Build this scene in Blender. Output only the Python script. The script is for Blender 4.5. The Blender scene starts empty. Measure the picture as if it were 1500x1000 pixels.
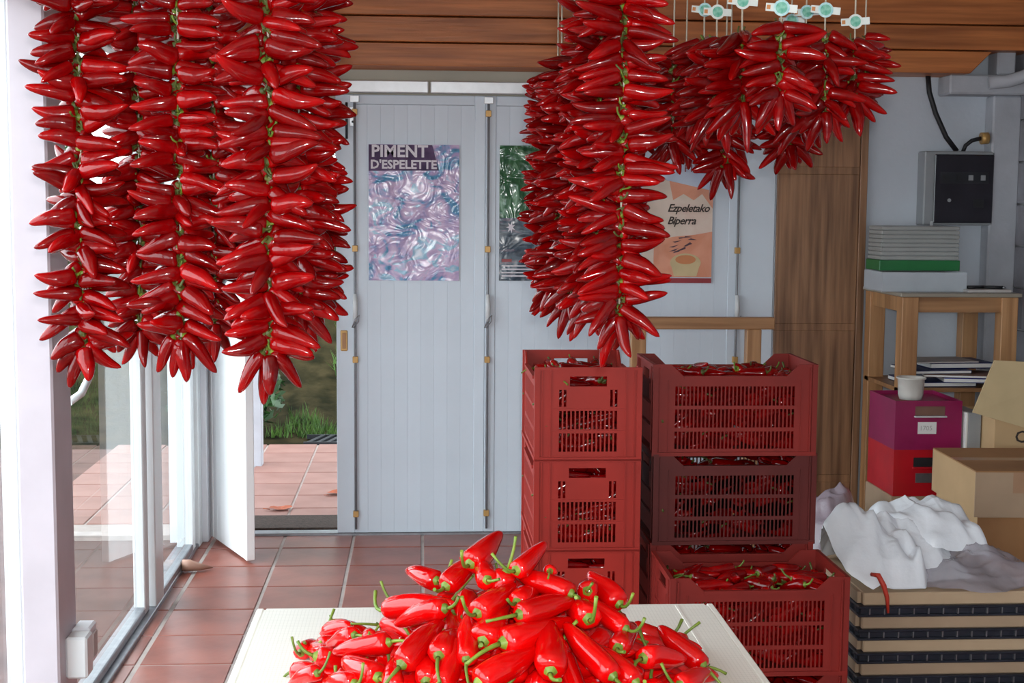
import bpy, bmesh, math, random
from mathutils import Vector, Matrix, Quaternion, noise

# ------------------------------------------------------------------ camera
scene = bpy.context.scene
C = scene.collection
YAW, PITCH, ROLL, CAM_H = 0.06573, 0.09783, 0.007512, 1.6017
fwd = Vector((math.sin(YAW)*math.cos(PITCH), math.cos(YAW)*math.cos(PITCH), -math.sin(PITCH)))
rgt = Vector((math.cos(YAW), -math.sin(YAW), 0))
upv = rgt.cross(fwd)
r2 = rgt*math.cos(ROLL) + upv*math.sin(ROLL)
u2 = upv*math.cos(ROLL) - rgt*math.sin(ROLL)
cam_data = bpy.data.cameras.new('camera')
cam_data.sensor_width = 36.0
cam_data.lens = 2048.0/1500.0*36.0
cam_data.clip_start = 0.05
cam = bpy.data.objects.new('camera', cam_data)
C.objects.link(cam)
m3 = Matrix((r2, u2, -fwd)).transposed()
cam.matrix_world = Matrix.Translation((0, 0, CAM_H)) @ m3.to_4x4()
scene.camera = cam

# ------------------------------------------------------------------ sky, daylight, flash, exposure
SKY_STRENGTH = 5.8
FLASH_POWER = 42.0
world = bpy.data.worlds.new('overcast_sky')
scene.world = world
world.use_nodes = True
wn = world.node_tree
wn.nodes['Background'].inputs['Color'].default_value = (0.86, 0.94, 1.0, 1)
wn.nodes['Background'].inputs['Strength'].default_value = SKY_STRENGTH
fl = bpy.data.lights.new('camera_flash', 'AREA')
fl.shape = 'RECTANGLE'; fl.size = 0.07; fl.size_y = 0.045
fl.energy = FLASH_POWER; fl.color = (1.0, 0.97, 0.93)
flo = bpy.data.objects.new('camera_flash', fl); C.objects.link(flo)
flo.matrix_world = Matrix.Translation((0.02, 0.0, CAM_H + 0.06)) @ m3.to_4x4()
def portal(name, loc, rot, sx, sy):
    l = bpy.data.lights.new(name, 'AREA'); l.shape = 'RECTANGLE'; l.size = sx; l.size_y = sy
    l.cycles.is_portal = True
    o = bpy.data.objects.new(name, l); C.objects.link(o); o.location = loc; o.rotation_euler = rot
portal('daylight_portal', (-1.16, 2.4, 1.25), (0, -math.pi/2, 0), 2.5, 8.4)
portal('daylight_portal', (-0.7, 6.78, 1.05), (-math.pi/2, 0, 0), 0.6, 2.1)
portal('daylight_portal', (0.2, -1.98, 1.55), (math.pi/2, 0, 0), 2.0, 1.7)
scene.view_settings.view_transform = 'Standard'
scene.view_settings.look = 'None'
scene.view_settings.gamma = 1.0
scene.view_settings.use_curve_mapping = False
scene.view_settings.exposure = 0.08

# ------------------------------------------------------------------ helpers
def s2l(c):
    return tuple(((v/255.0)/12.92 if v/255.0 <= 0.04045 else ((v/255.0 + 0.055)/1.055)**2.4) for v in c)

MATS = {}
def mat(name, rgb, rough=0.5, var=0.12, scale=8.0, stretch=(1, 1, 1), bump=0.0, bump_scale=None, metal=0.0,
        coat=0.0, objvar=0.0, rgb2=None, spec=0.5, detail=4.0, sss=0.0, transmission=0.0, alpha=1.0):
    """procedural surface: noise mixes the colour with a darker or second colour"""
    m = bpy.data.materials.new(name); m.use_nodes = True
    nt = m.node_tree; N = nt.nodes; L = nt.links
    b = N['Principled BSDF']
    c = s2l(rgb)
    c2 = s2l(rgb2) if rgb2 else tuple(v*(1-2*var) for v in c)
    tc = N.new('ShaderNodeTexCoord'); mp = N.new('ShaderNodeMapping')
    mp.inputs['Scale'].default_value = stretch
    L.new(tc.outputs['Object'], mp.inputs['Vector'])
    nz = N.new('ShaderNodeTexNoise'); nz.inputs['Scale'].default_value = scale; nz.inputs['Detail'].default_value = detail
    L.new(mp.outputs['Vector'], nz.inputs['Vector'])
    rp = N.new('ShaderNodeValToRGB')
    rp.color_ramp.elements[0].position = 0.32; rp.color_ramp.elements[0].color = (*c2, 1)
    rp.color_ramp.elements[1].position = 0.68; rp.color_ramp.elements[1].color = (*c, 1)
    L.new(nz.outputs['Fac'], rp.inputs['Fac'])
    out = rp.outputs['Color']
    if objvar:
        oi = N.new('ShaderNodeObjectInfo'); hs = N.new('ShaderNodeHueSaturation')
        mr = N.new('ShaderNodeMapRange'); mr.inputs['To Min'].default_value = 1-objvar; mr.inputs['To Max'].default_value = 1+objvar
        L.new(oi.outputs['Random'], mr.inputs['Value']); L.new(mr.outputs['Result'], hs.inputs['Value'])
        L.new(out, hs.inputs['Color']); out = hs.outputs['Color']
    L.new(out, b.inputs['Base Color'])
    b.inputs['Roughness'].default_value = rough
    b.inputs['Metallic'].default_value = metal
    b.inputs['Specular IOR Level'].default_value = spec
    b.inputs['Coat Weight'].default_value = coat
    b.inputs['Coat Roughness'].default_value = 0.08
    b.inputs['Transmission Weight'].default_value = transmission
    b.inputs['Alpha'].default_value = alpha
    if sss:
        b.inputs['Subsurface Weight'].default_value = sss
        b.inputs['Subsurface Radius'].default_value = (0.01, 0.002, 0.001)
        b.inputs['Subsurface Scale'].default_value = 0.5
    if bump:
        nb = N.new('ShaderNodeTexNoise'); nb.inputs['Scale'].default_value = bump_scale or scale*3; nb.inputs['Detail'].default_value = 3
        L.new(mp.outputs['Vector'], nb.inputs['Vector'])
        bp = N.new('ShaderNodeBump'); bp.inputs['Strength'].default_value = bump; bp.inputs['Distance'].default_value = 0.01
        L.new(nb.outputs['Fac'], bp.inputs['Height']); L.new(bp.outputs['Normal'], b.inputs['Normal'])
    MATS[name] = m
    return m

def wood(name, rgb, rgb2, axis, rough=0.45, ring=9.0):
    """long-grained timber, the grain running along axis 0/1/2"""
    st = [14, 14, 14]; st[axis] = 0.7
    m = mat(name, rgb, rough, rgb2=rgb2, scale=ring/4, stretch=st, bump=0.12, bump_scale=ring/2, detail=6, objvar=0.12)
    return m

class MB:
    """collects geometry for ONE mesh"""
    def __init__(s): s.v = []; s.f = []; s.sm = []
    def add(s, verts, faces, smooth=False):
        k = len(s.v); s.v += [tuple(x) for x in verts]
        s.f += [tuple(i+k for i in f) for f in faces]; s.sm += [smooth]*len(faces)
        return s
    def box(s, x0, x1, y0, y1, z0, z1):
        if x0 > x1: x0, x1 = x1, x0
        if y0 > y1: y0, y1 = y1, y0
        if z0 > z1: z0, z1 = z1, z0
        v = [(x0,y0,z0),(x1,y0,z0),(x1,y1,z0),(x0,y1,z0),(x0,y0,z1),(x1,y0,z1),(x1,y1,z1),(x0,y1,z1)]
        return s.add(v, [(0,3,2,1),(4,5,6,7),(0,1,5,4),(1,2,6,5),(2,3,7,6),(3,0,4,7)])
    def prism(s, pts, z0, z1):
        n = len(pts)
        v = [(x,y,z0) for x,y in pts] + [(x,y,z1) for x,y in pts]
        return s.add(v, [tuple(range(n-1,-1,-1)), tuple(range(n,2*n))] + [(i,(i+1)%n,n+(i+1)%n,n+i) for i in range(n)])
    def tube(s, pts, r, seg=8, cap=True):
        pts = [Vector(p) for p in pts]; n = len(pts); rr = r if isinstance(r, (list, tuple)) else [r]*n
        v = []; prev = None
        for i, p in enumerate(pts):
            d = (pts[min(i+1,n-1)] - pts[max(i-1,0)]).normalized()
            a = prev if prev is not None else (Vector((0,0,1)) if abs(d.z) < 0.9 else Vector((1,0,0)))
            a = (a - d*a.dot(d)).normalized(); prev = a; b = d.cross(a)
            v += [p + (a*math.cos(2*math.pi*k/seg) + b*math.sin(2*math.pi*k/seg))*rr[i] for k in range(seg)]
        f = [(i*seg+k, i*seg+(k+1)%seg, (i+1)*seg+(k+1)%seg, (i+1)*seg+k) for i in range(n-1) for k in range(seg)]
        s.add(v, f, True)
        if cap: 
            k = len(s.v) - n*seg
            s.f += [tuple(k+i for i in range(seg-1,-1,-1)), tuple(k+(n-1)*seg+i for i in range(seg))]; s.sm += [False, False]
        return s
    def lathe(s, prof, seg=20, cap=True):
        """prof: (radius, z) pairs"""
        v = [(r*math.cos(2*math.pi*k/seg), r*math.sin(2*math.pi*k/seg), z) for r, z in prof for k in range(seg)]
        n = len(prof)
        f = [(i*seg+k, i*seg+(k+1)%seg, (i+1)*seg+(k+1)%seg, (i+1)*seg+k) for i in range(n-1) for k in range(seg)]
        s.add(v, f, True)
        return s
    def mesh(s, name, material=None):
        me = bpy.data.meshes.new(name); me.from_pydata(s.v, [], s.f)
        me.polygons.foreach_set('use_smooth', s.sm)
        if material is not None: me.materials.append(material)
        me.update()
        return me
    def build(s, name, material, parent=None, bevel=0.0):
        me = s.mesh(name, material)
        if bevel:
            bm = bmesh.new(); bm.from_mesh(me)
            bmesh.ops.bevel(bm, geom=bm.edges[:], offset=bevel, segments=1, affect='EDGES', clamp_overlap=True)
            bm.to_mesh(me); bm.free()
        return link(name, me, parent)

def link(name, me, parent=None):
    o = bpy.data.objects.new(name, me); C.objects.link(o)
    if parent is not None: o.parent = parent
    return o
def tag(o, label=None, cat=None, group=None, kind=None):
    if label: o['label'] = label
    if cat: o['category'] = cat
    if group: o['group'] = group
    if kind: o['kind'] = kind
    return o
def thing(name, label, cat, loc=(0,0,0), rz=0.0, group=None):
    o = bpy.data.objects.new(name, None); C.objects.link(o)
    o.location = loc; o.rotation_euler = (0, 0, rz)
    return tag(o, label, cat, group)
def structure(o): o['kind'] = 'structure'; return o
def structure_root(name, loc=(0,0,0)):
    o = bpy.data.objects.new(name, None); C.objects.link(o); o.location = loc
    return structure(o)
def text_mesh(body, size, material, shear=0.0, bold=0.0, width=1.0):
    cu = bpy.data.curves.new('lettering', 'FONT'); cu.body = body; cu.size = size; cu.shear = shear; cu.offset = bold
    cu.extrude = 0.0004; cu.resolution_u = 2; cu.space_character = width
    o = bpy.data.objects.new('lettering', cu); C.objects.link(o)
    dg = bpy.context.evaluated_depsgraph_get()
    me = bpy.data.meshes.new_from_object(o.evaluated_get(dg))
    bpy.data.objects.remove(o); bpy.data.curves.remove(cu)
    me.materials.clear(); me.materials.append(material)
    return me
def lettering(body, size, material, loc, parent, shear=0.0, bold=0.0, rz=0.0, width=1.0):
    o = link('lettering', text_mesh(body, size, material, shear, bold, width), parent)
    o.location = loc; o.rotation_euler = (math.pi/2, 0, rz)      # stands upright, read from the room side (-Y)
    return o

# ------------------------------------------------------------------ materials
white_paint = mat('white_paint', (226, 229, 236), 0.4, var=0.03, scale=5)
board_paint = mat('board_paint', (208, 219, 230), 0.42, var=0.03, scale=4, objvar=0.025, bump=0.03, bump_scale=60)
lit_leaf_white = mat('lit_leaf_white', (246, 247, 248), 0.3, var=0.01, scale=5)  # door paint lightened to carry the daylight falling on the open leaf
frame_paint = mat('frame_paint', (216, 220, 222), 0.35, var=0.03, scale=5)
post_paint = mat('post_paint', (196, 188, 196), 0.5, var=0.05, scale=6, bump=0.05)
plaster = mat('plaster', (200, 208, 218), 0.85, var=0.05, scale=3, bump=0.12, bump_scale=40)
lintel_plaster = mat('lintel_plaster', (206, 198, 182), 0.9, var=0.08, scale=3, bump=0.1)
concrete = mat('concrete', (150, 150, 158), 0.9, var=0.12, scale=7, bump=0.3, bump_scale=50, objvar=0.08)
concrete_pale = mat('concrete_pale', (186, 190, 198), 0.85, var=0.08, scale=6, bump=0.15, bump_scale=40)
mortar = mat('mortar', (168, 168, 172), 0.95, var=0.08, scale=20)
grout = mat('grout', (176, 164, 158), 0.85, var=0.1, scale=15)
tile_mat = mat('terracotta', (146, 84, 70), 0.33, rgb2=(118, 66, 56), scale=5, objvar=0.10, bump=0.06, bump_scale=25)
tile_out = mat('terracotta_outside', (152, 112, 102), 0.6, rgb2=(134, 94, 84), scale=4, objvar=0.08, bump=0.1)
beam_wood = wood('beam_wood', (204, 126, 70), (144, 82, 42), 0)
panel_wood = wood('panel_wood', (170, 126, 92), (104, 72, 50), 2)
pine = wood('pine', (188, 142, 98), (150, 106, 68), 2)
pine_x = wood('pine_lengthwise', (180, 134, 92), (140, 98, 62), 0)
steel = mat('steel', (150, 152, 158), 0.35, var=0.1, scale=30, metal=0.8)
rod_grey = mat('rod_grey', (140, 142, 148), 0.4, var=0.1, scale=30, metal=0.2)
bright_steel = mat('bright_steel', (222, 226, 230), 0.3, var=0.05, scale=20, metal=0.3)
brass = mat('brass', (196, 154, 92), 0.4, var=0.1, scale=20, metal=0.3)
rubber = mat('rubber', (26, 27, 32), 0.5, var=0.2)
dark_metal = mat('dark_metal', (44, 46, 52), 0.5, var=0.2, metal=0.3)
mat_fibre = mat('doormat_fibre', (74, 60, 52), 0.95, var=0.25, scale=60, bump=0.6, bump_scale=300)
crate_brick_dim = mat('crate_brick_dim', (122, 27, 20), 0.55, spec=0.35, var=0.1, scale=6, objvar=0.05)  # crate red darkened, partly for the dimmer light on the right-hand stacks
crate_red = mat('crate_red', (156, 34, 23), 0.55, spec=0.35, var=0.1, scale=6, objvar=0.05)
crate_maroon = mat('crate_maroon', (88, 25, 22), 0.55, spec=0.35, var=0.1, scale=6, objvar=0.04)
table_white = mat('table_white', (236, 234, 226), 0.45, var=0.02, scale=4)
cardboard = mat('cardboard', (200, 168, 126), 0.8, var=0.06, scale=5, bump=0.03)
cardboard_grey = mat('cardboard_grey', (176, 150, 124), 0.8, var=0.07, scale=5)
cardboard_brown = mat('cardboard_brown', (166, 122, 80), 0.8, rgb2=(140, 98, 62), scale=3)
tape_brown = mat('packing_tape', (172, 134, 104), 0.3, var=0.05)
ink = mat('ink', (58, 48, 44), 0.7, var=0.1)
black_plastic = mat('black_plastic', (40, 44, 56), 0.35, var=0.2, scale=12)
magenta_plastic = mat('magenta_plastic', (150, 22, 84), 0.35, var=0.1)
red_plastic = mat('red_plastic', (196, 16, 34), 0.35, var=0.1)
white_paper = mat('white_paper', (232, 232, 230), 0.7, var=0.03)
grey_paper = mat('grey_paper', (188, 182, 180), 0.7, var=0.08)
navy_cover = mat('navy_cover', (30, 40, 96), 0.45, var=0.1)
blue_cover = mat('blue_cover', (22, 52, 150), 0.4, var=0.1)
brown_cover = mat('brown_cover', (126, 92, 78), 0.5, var=0.1)
grey_plastic = mat('grey_plastic', (150, 154, 158), 0.45, var=0.06)
grey_rib = mat('grey_ribbed_plastic', (158, 160, 158), 0.5, var=0.06)
green_plastic = mat('green_plastic', (34, 116, 62), 0.4, var=0.1)
smoked = mat('smoked_plastic', (42, 40, 48), 0.15, var=0.15)
tag_white = mat('tag_white', (222, 230, 226), 0.7, var=0.04, scale=60)
tag_green = mat('tag_green', (84, 168, 142), 0.7, rgb2=(150, 206, 190), scale=90)
tag_teal = mat('tag_teal', (150, 206, 212), 0.7, rgb2=(206, 232, 232), scale=90)
tag_orange = mat('tag_orange', (206, 140, 86), 0.7, var=0.1)
twine = mat('twine', (196, 186, 168), 0.8, var=0.1)
cord_red = mat('cord_red', (204, 62, 44), 0.5, var=0.1)
bag_white = mat('bag_white', (238, 243, 250), 0.38, var=0.02, scale=6, bump=0.25, bump_scale=26, sss=0.0)
film_grey = mat('film_grey', (190, 184, 196), 0.22, var=0.06, scale=6, alpha=0.55, bump=0.4, bump_scale=22)
film_lilac = mat('film_lilac', (178, 164, 176), 0.25, var=0.1, scale=8, alpha=0.85, bump=0.5, bump_scale=24)
clear_plastic = mat('clear_plastic', (206, 214, 222), 0.15, var=0.05, alpha=0.6)
cup_plastic = mat('cup_plastic', (222, 220, 214), 0.3, var=0.05, alpha=0.85)
soil = mat('soil', (58, 52, 34), 0.95, rgb2=(22, 24, 14), scale=6, spec=0.05, bump=0.8, bump_scale=20)
grass_mat = mat('grass', (84, 122, 44), 0.7, rgb2=(48, 78, 28), scale=10)
leaf_mat = mat('leaf', (48, 92, 36), 0.5, rgb2=(20, 46, 18), scale=3)
dry_leaf = mat('dry_leaf', (176, 84, 42), 0.7, var=0.2, scale=30)
gravel = mat('terrace', (100, 76, 70), 0.9, rgb2=(78, 60, 54), scale=5)
ceiling_mat = mat('ceiling_paint', (216, 212, 204), 0.8, var=0.04, scale=3)
pepper_red = mat('pepper_skin', (208, 4, 4), 0.08, rgb2=(186, 3, 4), scale=14, objvar=0.18, spec=0.5, bump=0.025, bump_scale=45)
pepper_dry_dim = mat('pepper_skin_drying_dim', (146, 2, 3), 0.10, rgb2=(94, 1, 3), scale=16, objvar=0.35, spec=0.4, bump=0.06, bump_scale=60)  # drying skin; its colour also carries the dimmer light on garlands and crates
stem_green = mat('stem_green', (122, 138, 44), 0.5, rgb2=(80, 108, 34), scale=30, objvar=0.25)
stem_dry = mat('stem_drying', (84, 88, 34), 0.55, rgb2=(66, 76, 30), scale=30, objvar=0.3)

def glass_material():
    m = bpy.data.materials.new('window_glass'); m.use_nodes = True
    nt = m.node_tree; N = nt.nodes; L = nt.links; N.clear()
    out = N.new('ShaderNodeOutputMaterial'); mix = N.new('ShaderNodeMixShader')
    tr = N.new('ShaderNodeBsdfTransparent'); tr.inputs['Color'].default_value = (0.93, 0.96, 0.95, 1)
    gl = N.new('ShaderNodeBsdfGlossy'); gl.inputs['Roughness'].default_value = 0.0
    fr = N.new('ShaderNodeFresnel'); geo = N.new('ShaderNodeNewGeometry'); mr = N.new('ShaderNodeMapRange')
    mr.inputs['To Min'].default_value = 1.52; mr.inputs['To Max'].default_value = 1/1.52   # same reflectance from either side of the pane
    L.new(geo.outputs['Backfacing'], mr.inputs['Value']); L.new(mr.outputs['Result'], fr.inputs['IOR'])
    L.new(fr.outputs['Fac'], mix.inputs['Fac']); L.new(tr.outputs[0], mix.inputs[1]); L.new(gl.outputs[0], mix.inputs[2])
    L.new(mix.outputs[0], out.inputs['Surface'])
    return m
glass = glass_material()

def grid_cloth():
    """white oilcloth with a fine woven line pattern"""
    m = mat('oilcloth', (238, 236, 228), 0.4, var=0.02, scale=4)
    nt = m.node_tree; N = nt.nodes; L = nt.links; b = N['Principled BSDF']
    src = b.inputs['Base Color'].links[0].from_socket
    tc = N.new('ShaderNodeTexCoord')
    out = src
    for ax, sc, fac in (('X', 130.0, 0.22), ('Y', 90.0, 0.18)):
        w = N.new('ShaderNodeTexWave'); w.wave_type = 'BANDS'; w.bands_direction = ax; w.inputs['Scale'].default_value = sc/6.28*2
        w.inputs['Distortion'].default_value = 0.3
        L.new(tc.outputs['Object'], w.inputs['Vector'])
        r = N.new('ShaderNodeValToRGB'); r.color_ramp.elements[0].position = 0.0; r.color_ramp.elements[0].color = (0.58, 0.58, 0.55, 1)
        r.color_ramp.elements[1].position = 0.22; r.color_ramp.elements[1].color = (1, 1, 1, 1)
        L.new(w.outputs['Fac'], r.inputs['Fac'])
        mx = N.new('ShaderNodeMix'); mx.data_type = 'RGBA'; mx.blend_type = 'MULTIPLY'; mx.inputs['Factor'].default_value = fac
        L.new(out, mx.inputs['A']); L.new(r.outputs['Color'], mx.inputs['B']); out = mx.outputs['Result']
    L.new(out, b.inputs['Base Color'])
    return m
oilcloth = grid_cloth()

def print_material(name, stops, scale, stretch, distortion, rough=0.2, bump=0.35, seed=0.0):
    """printed glossy paper: colours laid out by a warped noise"""
    m = bpy.data.materials.new(name); m.use_nodes = True
    nt = m.node_tree; N = nt.nodes; L = nt.links; b = N['Principled BSDF']
    tc = N.new('ShaderNodeTexCoord'); mp = N.new('ShaderNodeMapping')
    mp.inputs['Scale'].default_value = stretch; mp.inputs['Location'].default_value = (seed, seed*1.7, seed*0.3)
    L.new(tc.outputs['Object'], mp.inputs['Vector'])
    nz = N.new('ShaderNodeTexNoise'); nz.inputs['Scale'].default_value = scale; nz.inputs['Detail'].default_value = 5
    nz.inputs['Distortion'].default_value = distortion
    L.new(mp.outputs['Vector'], nz.inputs['Vector'])
    r = N.new('ShaderNodeValToRGB'); el = r.color_ramp.elements
    while len(el) < len(stops): el.new(0.5)
    for e, (pos, c) in zip(el, stops): e.position = pos; e.color = (*s2l(c), 1)
    L.new(nz.outputs['Fac'], r.inputs['Fac']); L.new(r.outputs['Color'], b.inputs['Base Color'])
    b.inputs['Roughness'].default_value = rough
    nb = N.new('ShaderNodeTexNoise'); nb.inputs['Scale'].default_value = 9; nb.inputs['Distortion'].default_value = 1.2
    L.new(tc.outputs['Object'], nb.inputs['Vector'])
    bp = N.new('ShaderNodeBump'); bp.inputs['Strength'].default_value = bump; bp.inputs['Distance'].default_value = 0.02
    L.new(nb.outputs['Fac'], bp.inputs['Height']); L.new(bp.outputs['Normal'], b.inputs['Normal'])
    return m

# ================================================================== THE SETTING
WY = 6.69                       # room face of the far wall
GX = -1.076                     # plane of the glazed left wall
TILE, GAP = 0.33, 0.013

def bevel_box_mesh(name, sx, sy, sz, b, material):
    """a slab whose top edges are eased, top at z=0"""
    m = MB(); x, y = sx/2, sy/2
    v = [(-x,-y,-sz),(x,-y,-sz),(x,y,-sz),(-x,y,-sz),(-x,-y,-b),(x,-y,-b),(x,y,-b),(-x,y,-b),
         (-x+b,-y+b,0),(x-b,-y+b,0),(x-b,y-b,0),(-x+b,y-b,0)]
    m.add(v, [(0,3,2,1),(0,1,5,4),(1,2,6,5),(2,3,7,6),(3,0,4,7),(4,5,9,8),(5,6,10,9),(6,7,11,10),(7,4,8,11),(8,9,10,11)])
    return m.mesh(name, material)

floor = structure(MB().box(-1.12, 2.95, -2.05, 6.70, -0.06, -0.004).build('floor', grout))
tile_full = bevel_box_mesh('tile', TILE-GAP, TILE-GAP, 0.02, 0.003, tile_mat)
tile_side = bevel_box_mesh('tile', 0.075, TILE-GAP, 0.02, 0.003, tile_mat)
tile_end = bevel_box_mesh('tile', TILE-GAP, 0.232, 0.02, 0.003, tile_mat)
rng = random.Random(3)
X0, Y0 = 0.011, 6.116
for j in range(-1, 21):
    yc = Y0 - j*TILE + TILE/2
    last = j == -1
    for i in range(-4, 9):
        xc = X0 + i*TILE + TILE/2
        if i == -4:
            o = link('tile', tile_side, floor); o.location = (-1.027, yc if not last else yc-0.04, 0.0)
            if last: o.scale.y = 0.73
            continue
        o = link('tile', tile_end if last else tile_full, floor)
        o.location = (xc, Y0+TILE+GAP/2+0.116 if last else yc, rng.uniform(-0.0008, 0.0008))
        if i == 8: o.scale.x = 0.62; o.location.x -= 0.062
        if last: pass
# one more cut row: rows at j=0 end at Y0+TILE; the row against the doors is cut
# outdoors: terrace, soil bank, drain
terrace = structure(MB().box(-1.9, 1.8, 6.74, 9.27, -0.08, -0.006).build('terrace_floor', grout))
tile_t = bevel_box_mesh('tile', TILE-GAP, TILE-GAP, 0.02, 0.003, tile_out)
for j in range(7):
    for i in range(-4, 3):
        o = link('tile', tile_t, terrace); o.location = (-0.68 + i*TILE + TILE/2, 7.14 + j*TILE + TILE/2 - 0.165, 0.0)
gnd = MB(); n = 40
def bank(x, y):
    t = min(max((y-9.45)/4.0, 0), 1)
    h = -0.03 + 1.15*t*t*(3-2*t) + 0.10*noise.noise((x*1.3, y*1.3, 0))*min(1, max(0, (y-9.4)*2))
    return h
gv = [(-9+18*i/n, 9.28+9.0*j/n, bank(-9+18*i/n, 9.28+9.0*j/n)) for j in range(n+1) for i in range(n+1)]
gnd.add(gv, [(j*(n+1)+i, j*(n+1)+i+1, (j+1)*(n+1)+i+1, (j+1)*(n+1)+i) for j in range(n) for i in range(n)], True)
structure(gnd.build('ground_bank', soil))
structure(MB().box(-9, -1.14, -6, 9.28, -0.12, -0.03).build('ground_terrace', gravel))
structure(MB().box(1.8, 9, 6.9, 9.28, -0.12, -0.03).build('ground_lawn', grass_mat))

# far wall round the folding doors
wall_far = structure(MB().box(1.71, 2.95, WY, WY+0.2, -0.05, 2.75).build('wall_far', plaster))
structure(MB().box(-1.2, 1.71, WY+0.045, WY+0.2, 2.05, 2.75).build('wall_lintel', lintel_plaster))
structure(MB().box(-1.2, -1.0, WY+0.0, WY+0.2, -0.05, 2.175).build('wall_jamb', white_paint))
structure(MB().box(1.535, 1.71, WY-0.005, WY+0.2, 0, 2.112).build('trim_1', board_paint, bevel=0.004))
structure(MB().box(-1.06, 0.036, WY-0.03, WY+0.01, 2.118, 2.174).build('trim_2', bright_steel, bevel=0.004))
structure(MB().box(0.046, 1.71, WY-0.03, WY+0.01, 2.118, 2.174).build('trim_3', bright_steel, bevel=0.004))
structure(MB().box(-1.06, 1.71, WY-0.005, WY+0.07, -0.004, 0.0115).build('trim_4', steel, bevel=0.003))
structure(MB().box(2.73, 2.87, WY-0.1, WY, 0, 2.135).build('trim_5', concrete_pale, bevel=0.008))

# timber lintel of stacked planks
beam = structure_root('ceiling_beam', (0, 6.45, 2.22))
for k, (z0, z1, dy, x1) in enumerate([(0.005, 0.106, 0.012, 2.60), (0.112, 0.222, 0.0, 2.95), (0.228, 0.342, -0.012, 2.95), (0.348, 0.53, 0.0, 2.95)]):
    m = MB()
    if k == 0:   # its end is sawn off slantwise
        v = [(-1.05,dy,z0),(x1-0.04,dy,z0),(x1+0.06,dy,z1),(-1.05,dy,z1),(-1.05,0.238,z0),(x1-0.04,0.238,z0),(x1+0.06,0.238,z1),(-1.05,0.238,z1)]
        m.add(v, [(0,1,2,3),(5,4,7,6),(4,0,3,7),(1,5,6,2),(3,2,6,7),(4,5,1,0)])
    else: m.box(-1.05, x1, dy, 0.238, z0, z1)
    m.build('plank', beam_wood, beam, bevel=0.003)

# right wall of concrete blocks
wall_right = structure(MB().box(2.885, 3.05, -2.05, 6.9, -0.05, 2.75).build('wall_right', mortar))
blk = MB().box(0, 0.022, -0.195, 0.195, 0.005, 0.195).mesh('block', concrete)
for r in range(13):
    for k in range(6):
        yy = 6.69 - 0.2 - k*0.4 + (0.2 if r % 2 else 0)
        if yy + 0.195 > 6.69: 
            o = link('block', blk, wall_right); o.scale.y = 0.49; o.location = (2.865, 6.69-0.1, r*0.2+0.02)
        else:
            o = link('block', blk, wall_right); o.location = (2.865, yy, r*0.2+0.02)
bracket = structure_root('concrete_bracket', (2.49, WY, 2.135))
MB().box(0, 0.37, -0.16, 0, 0, 0.092).build('bracket_beam', concrete_pale, bracket, bevel=0.008)
MB().box(0.235, 0.325, -0.14, -0.02, 0.092, 0.25).build('upstand', concrete_pale, bracket, bevel=0.008)
m = MB(); m.tube([(0.17, -0.2, 0.05), (0.25, -0.22, 0.056), (0.31, -0.25, 0.075), (0.39, -0.29, 0.115)], 0.03, 10).build('spout', concrete_pale, bracket)

structure(MB().box(-1.2, 3.05, -2.1, 6.9, 2.75, 2.85).build('ceiling', ceiling_mat))
for k, y in enumerate((2.45, 3.35, 4.25)):
    structure(MB().box(-1.06, 2.88, y, y+0.08, 2.6, 2.75).build('ceiling_joist', beam_wood, bevel=0.003))

# near wall behind the camera, with an unseen window added for fill daylight
wn_ = MB(); wn_.box(-1.2, -0.8, -2.2, -2.05, -0.05, 2.75); wn_.box(1.2, 3.05, -2.2, -2.05, -0.05, 2.75)
wn_.box(-0.8, 1.2, -2.2, -2.05, -0.05, 0.7); wn_.box(-0.8, 1.2, -2.2, -2.05, 2.4, 2.75)
structure(wn_.build('wall_near', plaster))
w5 = structure_root('window_5', (-0.8, -2.12, 0.7))
for x in (0.0, 0.97, 1.94): MB().box(x, x+0.06, -0.03, 0.03, 0, 1.7).build('window_frame', frame_paint, w5)
for z in (0.0, 1.64): MB().box(0.06, 1.94, -0.03, 0.03, z, z+0.06).build('window_frame', frame_paint, w5)
MB().add([(0.03,0,0.03),(1.97,0,0.03),(1.97,0,1.67),(0.03,0,1.67)], [(0,1,2,3)]).build('pane', glass, w5)

# glazed left wall
structure(MB().box(-1.2, -1.03, -2.1, 6.7, 2.18, 2.75).build('wall_left', white_paint))
structure(MB().box(-1.13, -1.03, -2.05, 6.68, -0.004, 0.018).build('trim_6', steel, bevel=0.003))
def glazed(n, y0, y1, s0, s1, dx=0.0):
    w = structure_root('window_%d' % n, (GX+dx, y0, 0.018))
    H = 2.16; d = y1-y0
    MB().box(-0.022, 0.022, 0, s0, 0, H).build('window_frame', frame_paint, w, bevel=0.004)
    MB().box(-0.022, 0.022, d-s1, d, 0, H).build('window_frame', frame_paint, w, bevel=0.004)
    MB().box(-0.022, 0.022, s0, d-s1, 0, 0.032).build('window_frame', steel, w, bevel=0.004)
    MB().box(-0.022, 0.022, s0, d-s1, H-0.06, H).build('window_frame', frame_paint, w, bevel=0.004)
    MB().add([(0.004,s0-0.01,0.028),(0.004,d-s1+0.01,0.028),(0.004,d-s1+0.01,H-0.05),(0.004,s0-0.01,H-0.05)], [(0,1,2,3)]).build('pane', glass, w)
    return w
w1 = glazed(1, 3.9, 5.41, 0.10, 0.08)
w2 = glazed(2, 5.44, 6.40, 0.16, 0.07, 0.022)
w3 = glazed(3, 1.9, 3.87, 0.08, 0.17)
glazed(4, -1.95, 1.86, 0.08, 0.08)
MB().box(0.022, 0.03, 1.90, 1.915, 1.165, 1.21).build('latch', rubber, w3)
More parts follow.
